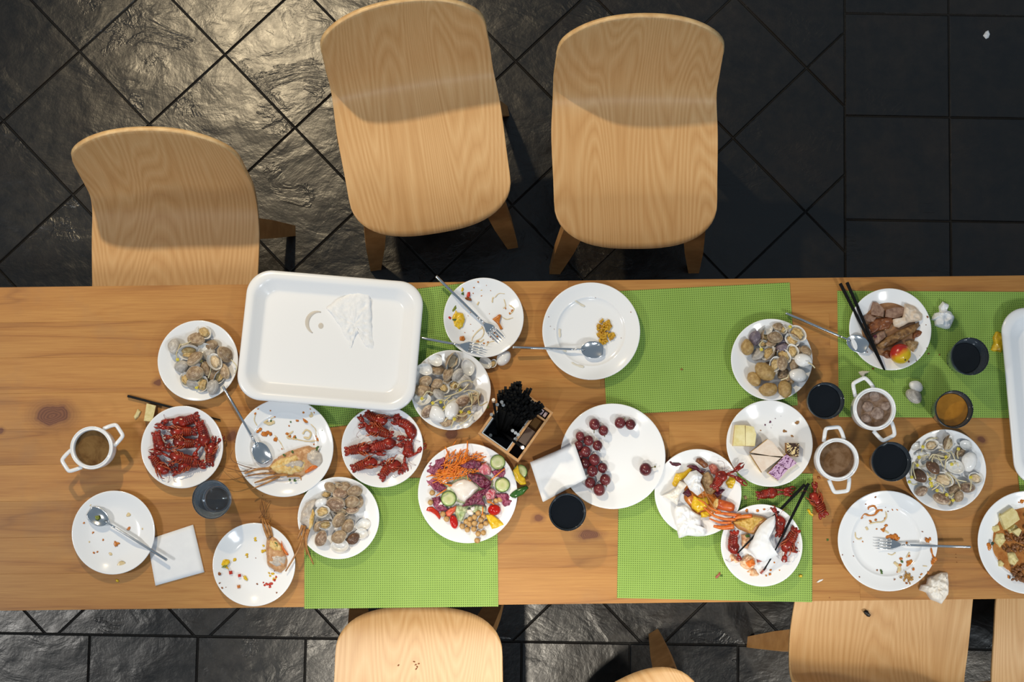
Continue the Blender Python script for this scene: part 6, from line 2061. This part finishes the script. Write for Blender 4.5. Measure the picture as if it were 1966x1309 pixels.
RM = [([(270, 910), (350, 862), (410, 920), (440, 980), (350, 1010), (290, 970)], M_PINK, 'pink shell remains at the left of the napkin-covered plate'), ([(430, 960), (520, 890), (600, 940), (590, 1040), (500, 1060), (440, 1020)], M_PINK, 'largest pink remains below the napkin'), ([(490, 980), (575, 930), (605, 1000), (535, 1035)], M_LOB_ORANGE, 'orange chunk on the pink remains'),
      ([(500, 1070), (590, 1040), (650, 1110), (610, 1135), (520, 1125)], M_PINK, 'pale remains near the bottom rim of the napkin-covered plate'), ([(610, 925), (695, 965), (620, 982)], M_HAM, 'reddish pointed shell tip below the napkin'), ([(450, 690), (520, 670), (560, 740), (520, 840), (460, 820)], M_PINK, 'pinkish remains right of the left crayfish'), ([(640, 1090), (700, 1030), (715, 1045), (660, 1105)], M_HAM, 'thin pink strip beside the broken chopstick'), ([(490, 690), (540, 685), (545, 715), (500, 718)], M_HERB, 'green bit below the yellow lobster')]
for i, (pts, mt, lab) in enumerate(RM):
    chunk('shellfish_remains', 'L', pts, z12 + (.006 if i in (2, 7) else .001), .007, mt, lab, 'food scrap', 'remains on the napkin-covered plate', seed=110 + i, amp=.004, freq=140)
specks('sauce_flecks', 'L', [(500, 430, 18), (615, 432, 17), (685, 420, 14), (500, 440, 10), (880, 430, 6), (710, 1118, 12), (750, 1105, 16), (850, 1060, 9), (800, 980, 9), (1040, 770, 6), (1050, 860, 6), (760, 1060, 14), (930, 930, 6)], 'S12', M_SAUCE, 'orange sauce flecks on the napkin-covered plate', 'sauce', flat=.2, seed=112)
m = MB()
m.blob(poly('L', [(808, 485), (818, 560), (760, 650), (745, 720), (785, 790), (800, 880), (845, 900), (780, 930), (700, 975), (610, 940), (535, 840), (590, 700), (650, 590), (720, 530)], z12 + .024), z12 + .020, .012, amp=.0035, freq=38, p=3, q=.5, rings=14, nper=80, seed=41, jit=.03, ridge=True)
b = PZ('L', 690, 760, z12 + .02); o = m.build('napkin', M_NAPKIN, base=tuple(b), sharp=40); tag(o, 'draped white napkin over the crayfish remains, chopsticks through it', 'napkin')

# ------------------------------------------------------------------ bits on the near right mat
chunk('shell_scrap', 'L', [(180, 1130), (230, 1075), (238, 1100), (210, 1140), (190, 1148)], MZ, .004, M_HAM, 'reddish shell scrap on the near right mat', 'food scrap')
chunk('herb_scrap', 'L', [(236, 1105), (258, 1108), (256, 1130), (238, 1128)], MZ, .003, M_HERB, 'green bit beside the reddish scrap on the mat', 'food scrap')
chunk('pepper_scrap', 'L', [(1050, 1115), (1070, 1102), (1095, 1108), (1090, 1135), (1060, 1135)], MZ, .004, M_YEL, 'yellow bit on the mat right of the crayfish remains', 'food scrap')
chunk('crumb', 'L', [(475, 285), (505, 278), (518, 315), (490, 325)], MZ, .004, M_MUSH, 'tan crumb on the mat left of the loose crayfish', 'food scrap')
chunk('crumb', 'L', [(1245, 80), (1275, 75), (1285, 100), (1255, 105)], TZ + .0002, .003, M_SAUCE_BR, 'brown crumb on the wood below the murky broth', 'food scrap')
chunk('tissue_scrap', 'L', [(1240, 1185), (1270, 1160), (1315, 1152), (1300, 1170), (1260, 1190)], TZ + .0002, .003, M_PAPER, 'thin white scrap on the wood at the near edge', 'food scrap')
chunk('egg_scrap', 'L', [(1140, 425), (1165, 420), (1185, 460), (1215, 480), (1205, 500), (1165, 475)], MZ, .004, M_YEL, 'yellow shreds beside the upturned crayfish', 'food scrap')
chunk('herb_scrap', 'L', [(1345, 730), (1370, 728), (1368, 752), (1348, 755)], TZ + .0002, .002, M_HERB, 'green bit on the wood beside the fork plate', 'food scrap')

# ------------------------------------------------------------------ braised meat plate
z13 = PLATES['S13'][2] + .005
c13, r13 = PLATES['S13'][0], PLATES['S13'][1]
m = MB(); m.lathe([(0, .0035), (r13 * .55, .0035), (r13 * .66, .0034), (r13 * .665, .0030)], 48)
o = m.build('braising_broth', mat2('thin_brown_broth', S(140, 98, 62), S(168, 128, 92), 30, .1)); o.location = (c13.x, c13.y, z13); tag(o, 'brown broth pooled on the braised meat plate', 'broth')
M_SLICE = mat2('braised_slice', S(122, 92, 76), S(160, 130, 110), 110, .35, bump=.2)
M_BONE = mat2('bony_meat', S(92, 62, 34), S(156, 118, 72), 100, .4, bump=.5)
slab('meat_slice', 'N', [(965, 268), (1015, 280), (1078, 345), (1070, 425), (942, 402), (948, 330)], z13 + .004, z13 + .013, [M_SLICE, M_BROWNM], 'upper left grey meat slab on the apple plate', 'meat', 'braised meat')
slab('meat_slice', 'N', [(1098, 352), (1200, 325), (1295, 330), (1280, 410), (1200, 445), (1090, 425)], z13 + .004, z13 + .011, [M_SLICE, M_BROWNM], 'upper middle grey meat slab on the apple plate', 'meat', 'braised meat')
for i, (pts, dz, h, mt, lab) in enumerate((([(845, 420), (930, 390), (1000, 430), (980, 490), (880, 480)], .004, .006, M_SLICE, 'pale meat scrap at the left of the apple plate'), ([(900, 520), (980, 450), (1080, 430), (1160, 410), (1180, 480), (1120, 560), (1000, 580), (930, 620)], .004, .010, M_BROWNM, 'dark shredded meat in the middle of the apple plate'),
                                      ([(990, 725), (1100, 640), (1250, 560), (1440, 480), (1465, 510), (1380, 600), (1280, 660), (1150, 740), (1020, 765)], .006, .013, M_BONE, 'long bony piece above the apple'), ([(945, 640), (1020, 590), (1085, 565), (1100, 640), (1010, 720), (960, 700)], .006, .009, M_SLICE, 'pinkish grey meat beside the chopsticks'),
                                      ([(1300, 690), (1350, 670), (1445, 690), (1420, 760), (1380, 800), (1340, 770)], .005, .010, M_MUSH, 'tan meat piece right of the apple'), ([(1380, 570), (1450, 560), (1495, 590), (1440, 640), (1370, 660)], .003, .006, M_BROWNM, 'brown shreds at the right of the long bony piece'), ([(1040, 820), (1100, 770), (1150, 780), (1150, 870), (1100, 870)], .002, .006, M_BROWNM, 'dark brown sauce lump left of the apple'),
                                      ([(960, 620), (990, 612), (1005, 635), (980, 655)], .013, .004, M_PURPLE, 'dark red bit on the pinkish grey meat'), ([(850, 560), (930, 530), (960, 600), (890, 640)], .004, .007, M_BROWNM, 'dark scraps under the chopsticks'))):
    chunk('meat_piece', 'N', pts, z13 + dz, h, mt, lab, 'meat', 'braised meat', seed=130 + i, amp=.004, freq=130)
crumple(poly('N', [(1300, 285), (1400, 308), (1495, 395), (1485, 460), (1340, 488), (1240, 538), (1190, 525), (1172, 450), (1270, 445), (1285, 400)], z13 + .016), z13 + .009, .009, 'creamy crumpled tissue soaking on the braised meat', 14, amp=.004, material=mat2('soaked_tissue', S(206, 182, 156), S(226, 212, 196), 60, .6))
specks('meat_crumbs', 'N', [(1518, 434, 13), (1325, 900, 12), (1505, 515, 6), (1510, 760, 6), (1440, 840, 5), (895, 800, 6), (1030, 905, 8), (1400, 890, 6)], 'S13', M_BROWNM, 'brown crumbs on the rim of the apple plate', flat=.4, seed=140)
chunk('tissue_scrap', 'N', [(808, 1005), (850, 992), (935, 996), (880, 1030), (862, 1068), (830, 1040)], MZ, .004, mat2('pale_shred', S(206, 196, 176), S(226, 222, 210), 90, .6), 'pale torn scrap on the mat below the chopstick tips', 'food scrap')
specks('mat_crumbs', 'N', [(968, 968, 12), (1550, 812, 10), (1665, 822, 8)], None, M_SAUCE_BR, 'brown crumbs on the far right mat', flat=.4, z=MZ + .0003, seed=141)
chunk('pepper_scrap', 'S', [(628, 232), (645, 226), (678, 250), (672, 290), (682, 300), (662, 350), (600, 332), (615, 290), (610, 262)], MZ, .008, M_YEL, 'yellow pepper scrap beside the right-hand tray', 'pepper', amp=.004)

# ------------------------------------------------------------------ fork plate sauce
smear('sauce_swirl', 'R', [([(318, 378), (345, 335), (400, 350), (455, 340), (470, 295), (440, 258), (392, 268), (385, 295)], 11), ([(455, 340), (490, 300), (530, 300)], 12), ([(985, 660), (995, 720), (1015, 760)], 12), ([(560, 565), (620, 545), (690, 575)], 16)], 'L5', M_SAUCE, 'orange sauce swirl on the fork plate')
smear('thin_sauce_streaks', 'R', [([(560, 310), (565, 365), (530, 410), (470, 415), (400, 430)], 7), ([(265, 510), (270, 560), (300, 580), (330, 565)], 6), ([(540, 490), (590, 520)], 9), ([(580, 720), (620, 730), (655, 708)], 6), ([(640, 800), (690, 850), (680, 900)], 18), ([(790, 705), (760, 760)], 8), ([(370, 460), (385, 490)], 14), ([(905, 835), (945, 838)], 6)], 'L5', M_SAUCE_PALE, 'pale sauce streaks on the fork plate')
specks('sauce_spots', 'R', [(530, 490, 22), (545, 475, 15), (560, 447, 15), (620, 560, 28), (650, 552, 30), (670, 575, 22), (955, 590, 26), (975, 575, 18), (940, 580, 18), (1005, 780, 24), (990, 805, 20), (1015, 765, 20), (705, 768, 20), (785, 820, 30), (800, 800, 24), (775, 800, 20), (690, 830, 20), (678, 895, 18), (818, 866, 16), (668, 292, 9), (622, 294, 8), (460, 392, 13), (410, 405, 14), (550, 380, 9), (470, 480, 10), (325, 372, 14), (335, 602, 8), (890, 915, 12), (950, 900, 12), (780, 740, 14), (760, 615, 12), (310, 575, 8)], 'L5', M_SAUCE, 'orange sauce spots on the fork plate', 'sauce', flat=.12, seed=150)
rnd = random.Random(9)
specks('brown_crumb_heap', 'R', [(765 + rnd.gauss(0, 30), 945 + rnd.gauss(0, 22), rnd.uniform(8, 16)) for _ in range(40)], 'L5', mat2('bread_crumb', S(146, 96, 34), S(202, 158, 88), 200, .6), 'brown crumb heap at the bottom of the fork plate', flat=.6, seed=151)
specks('dark_bits', 'R', [(745, 1000, 14), (355, 240, 7), (905, 505, 7), (290, 940, 8), (635, 965, 8), (125, 728, 8), (445, 170, 10), (245, 605, 5), (240, 740, 5), (555, 270, 6), (580, 310, 6), (475, 878, 9)], 'L5', M_SAUCE_BR, 'dark crumbs around the fork plate', flat=.3, seed=152)
specks('herb_bits', 'R', [(713, 795, 16), (515, 890, 11), (518, 908, 11), (510, 878, 9)], 'L5', M_HERB, 'green herb bits on the fork plate', flat=.4, seed=153)
specks('table_crumbs', 'R', [(1243, 725, 4), (1245, 758, 4), (1252, 802, 4), (20, 1145, 6)], None, M_SAUCE_BR, 'dark crumbs on the wood near the fork handle', z=TZ + .0006)

# ------------------------------------------------------------------ tofu plate at the right edge
z6 = PLATES['L6'][2] + .006
M_MAPO = mat2('mapo_sauce', S(150, 88, 34), S(186, 128, 66), 46, .15)
M_TOFU = mat2('tofu', S(208, 190, 126), S(226, 212, 156), 120, .45, bump=.15)
chunk('tofu_sauce', 'T', [(690, 330), (780, 285), (905, 270), (1080, 300), (1150, 600), (1080, 1000), (905, 1090), (830, 1045), (750, 990), (620, 880), (535, 730), (560, 540)], z6, .004, M_MAPO, 'orange-brown sauce spread under the tofu', 'sauce', amp=.0015, freq=60, p=6, q=.4, nper=60)
TF = [([(660, 385), (785, 300), (830, 335), (862, 420), (715, 528), (690, 470)], .016, 'largest tofu block on the cut-off plate'), ([(785, 545), (855, 510), (882, 535), (850, 598)], .014, 'small tofu piece right of the largest block'), ([(560, 490), (640, 475), (655, 530), (600, 560), (560, 530)], .008, 'crumbled tofu at the upper left of the sauce'),
      ([(610, 560), (690, 560), (715, 640), (650, 720), (590, 650)], .010, 'flat tofu piece left of the mince'), ([(720, 760), (800, 750), (850, 850), (790, 920), (740, 870)], .010, 'crumbled tofu below the mince'), ([(625, 860), (660, 840), (695, 880), (680, 915), (630, 912)], .009, 'small tofu lump at the lower left of the sauce'), ([(720, 520), (800, 460), (840, 490), (780, 560), (740, 570)], .010, 'sauced tofu under the largest block'), ([(615, 350), (640, 335), (665, 370), (640, 400)], .006, 'tofu crumb at the top left of the plate')]
for i, (pts, h, lab) in enumerate(TF):
    if i < 2: slab('tofu_piece', 'T', pts, z6 + .002, z6 + .006 + h, [M_TOFU, M_TOFU], lab, 'tofu', 'tofu pieces')
    else: chunk('tofu_piece', 'T', pts, z6 + .002, h, M_TOFU, lab, 'tofu', 'tofu pieces', seed=160 + i, amp=.004, freq=170)
rnd = random.Random(12)
M_MINCE = mat2('minced_meat', S(92, 56, 30), S(150, 98, 54), 200, .4, bump=.3)
specks('minced_meat', 'T', [(rnd.gauss(850, 90), rnd.uniform(560, 760), rnd.uniform(12, 26)) for _ in range(70)] + [(rnd.gauss(860, 60), rnd.uniform(900, 1060), rnd.uniform(12, 30)) for _ in range(40)] + [(905 + rnd.uniform(0, 150), rnd.uniform(350, 1000), rnd.uniform(12, 26)) for _ in range(60)], 'L6', M_MINCE, 'brown minced meat over the tofu', 'meat', flat=.7, seed=160, lift=.006)
specks('sauce_drops', 'T', [(868, 225, 26), (885, 222, 18), (525, 690, 30), (530, 720, 24), (735, 1020, 20), (620, 640, 36), (840, 240, 8)], 'L6', M_SAUCE, 'orange sauce drops round the tofu', 'sauce', flat=.15, seed=161)
chunk('leek_bit', 'T', [(558, 660), (575, 648), (598, 665), (580, 692), (560, 688)], z6 + .014, .003, mat('dark_leek', S(40, 66, 52), .3), 'dark green leek bit on the flat tofu piece', 'vegetable scrap')

# ------------------------------------------------------------------ crumbs on table, chairs and floor
M_BUN = mat2('steamed_cake', S(202, 186, 128), S(222, 208, 156), 120, .6, bump=.3)
slab('cake_scrap', 'A', [(660, 706), (724, 722), (700, 836), (640, 828)], TZ + .0003, TZ + .017, [M_BUN, M_CRUST], 'pale yellow cake block on the wood above the left crayfish plate', 'cake')
chunk('cake_scrap', 'A', [(570, 800), (598, 745), (625, 762), (605, 800), (580, 822)], TZ + .0003, .006, M_BUN, 'pale yellow cake shard left of the cake block', 'cake')
specks('rice_crumbs', 'C', [(430, 895, 6), (520, 1065, 5), (250, 545, 5), (1110, 60, 6)], None, M_SAUCE_BR, 'tiny dark crumbs on the wood by the lobster plate', z=TZ + .0006)
specks('mat_bits', 'I', [(1330, 15, 1)], None, M_SAUCE_BR, 'dark speck on the far edge mat', z=MZ + .0004)
px_, py_ = 1309, 709
m = MB(); m.ell((0, 0, 0), (.003, .002, .0012), n=8, k=5, wob=.4); o = m.build('burnt_crumb', M_SAUCE_BR); o.location = P(px_, py_, MZ + .001); tag(o, 'dark burnt crumb in the middle of the half bare far mat', 'crumb')
o = chunk('dark_peel', 'R', [(335, 1275), (360, 1262), (385, 1268), (395, 1290), (412, 1310), (405, 1330), (375, 1325), (352, 1300)], .4475, .004, mat('black_peel', S(14, 12, 12), .4), 'black peel lying on the seat below the fork plate', 'peel', amp=.001)
m = MB(); rnd = random.Random(8)
for x, y in ((765, 1277), (795, 1270), (798, 1276), (801, 1280), (804, 1274), (799, 1284)):
    q = P(x, y, .4452); m.ell((q.x, q.y, q.z + .0005), (.003, .0018, .001), Matrix.Rotation(rnd.uniform(0, 3), 3, 'Z'), n=8, k=5)
o = m.build('seat_crumbs', M_SAUCE_BR, base=tuple(q)); tag(o, 'brown crumbs on the sunlit seat at the bottom', 'crumbs', kind='stuff')
q = P(1895, 66, 0); m = MB()
m.blob([(q.x + a, q.y + b) for a, b in ((-.012, -.004), (-.004, -.014), (.004, -.010), (.008, 0), (.004, .012), (-.004, .008))], .0012, .006, amp=.004, freq=120, seed=3)
o = m.build('paper_scrap', M_PAPER, base=(q.x, q.y, .0012)); tag(o, 'small white paper scrap on the floor at the upper right', 'paper scrap')
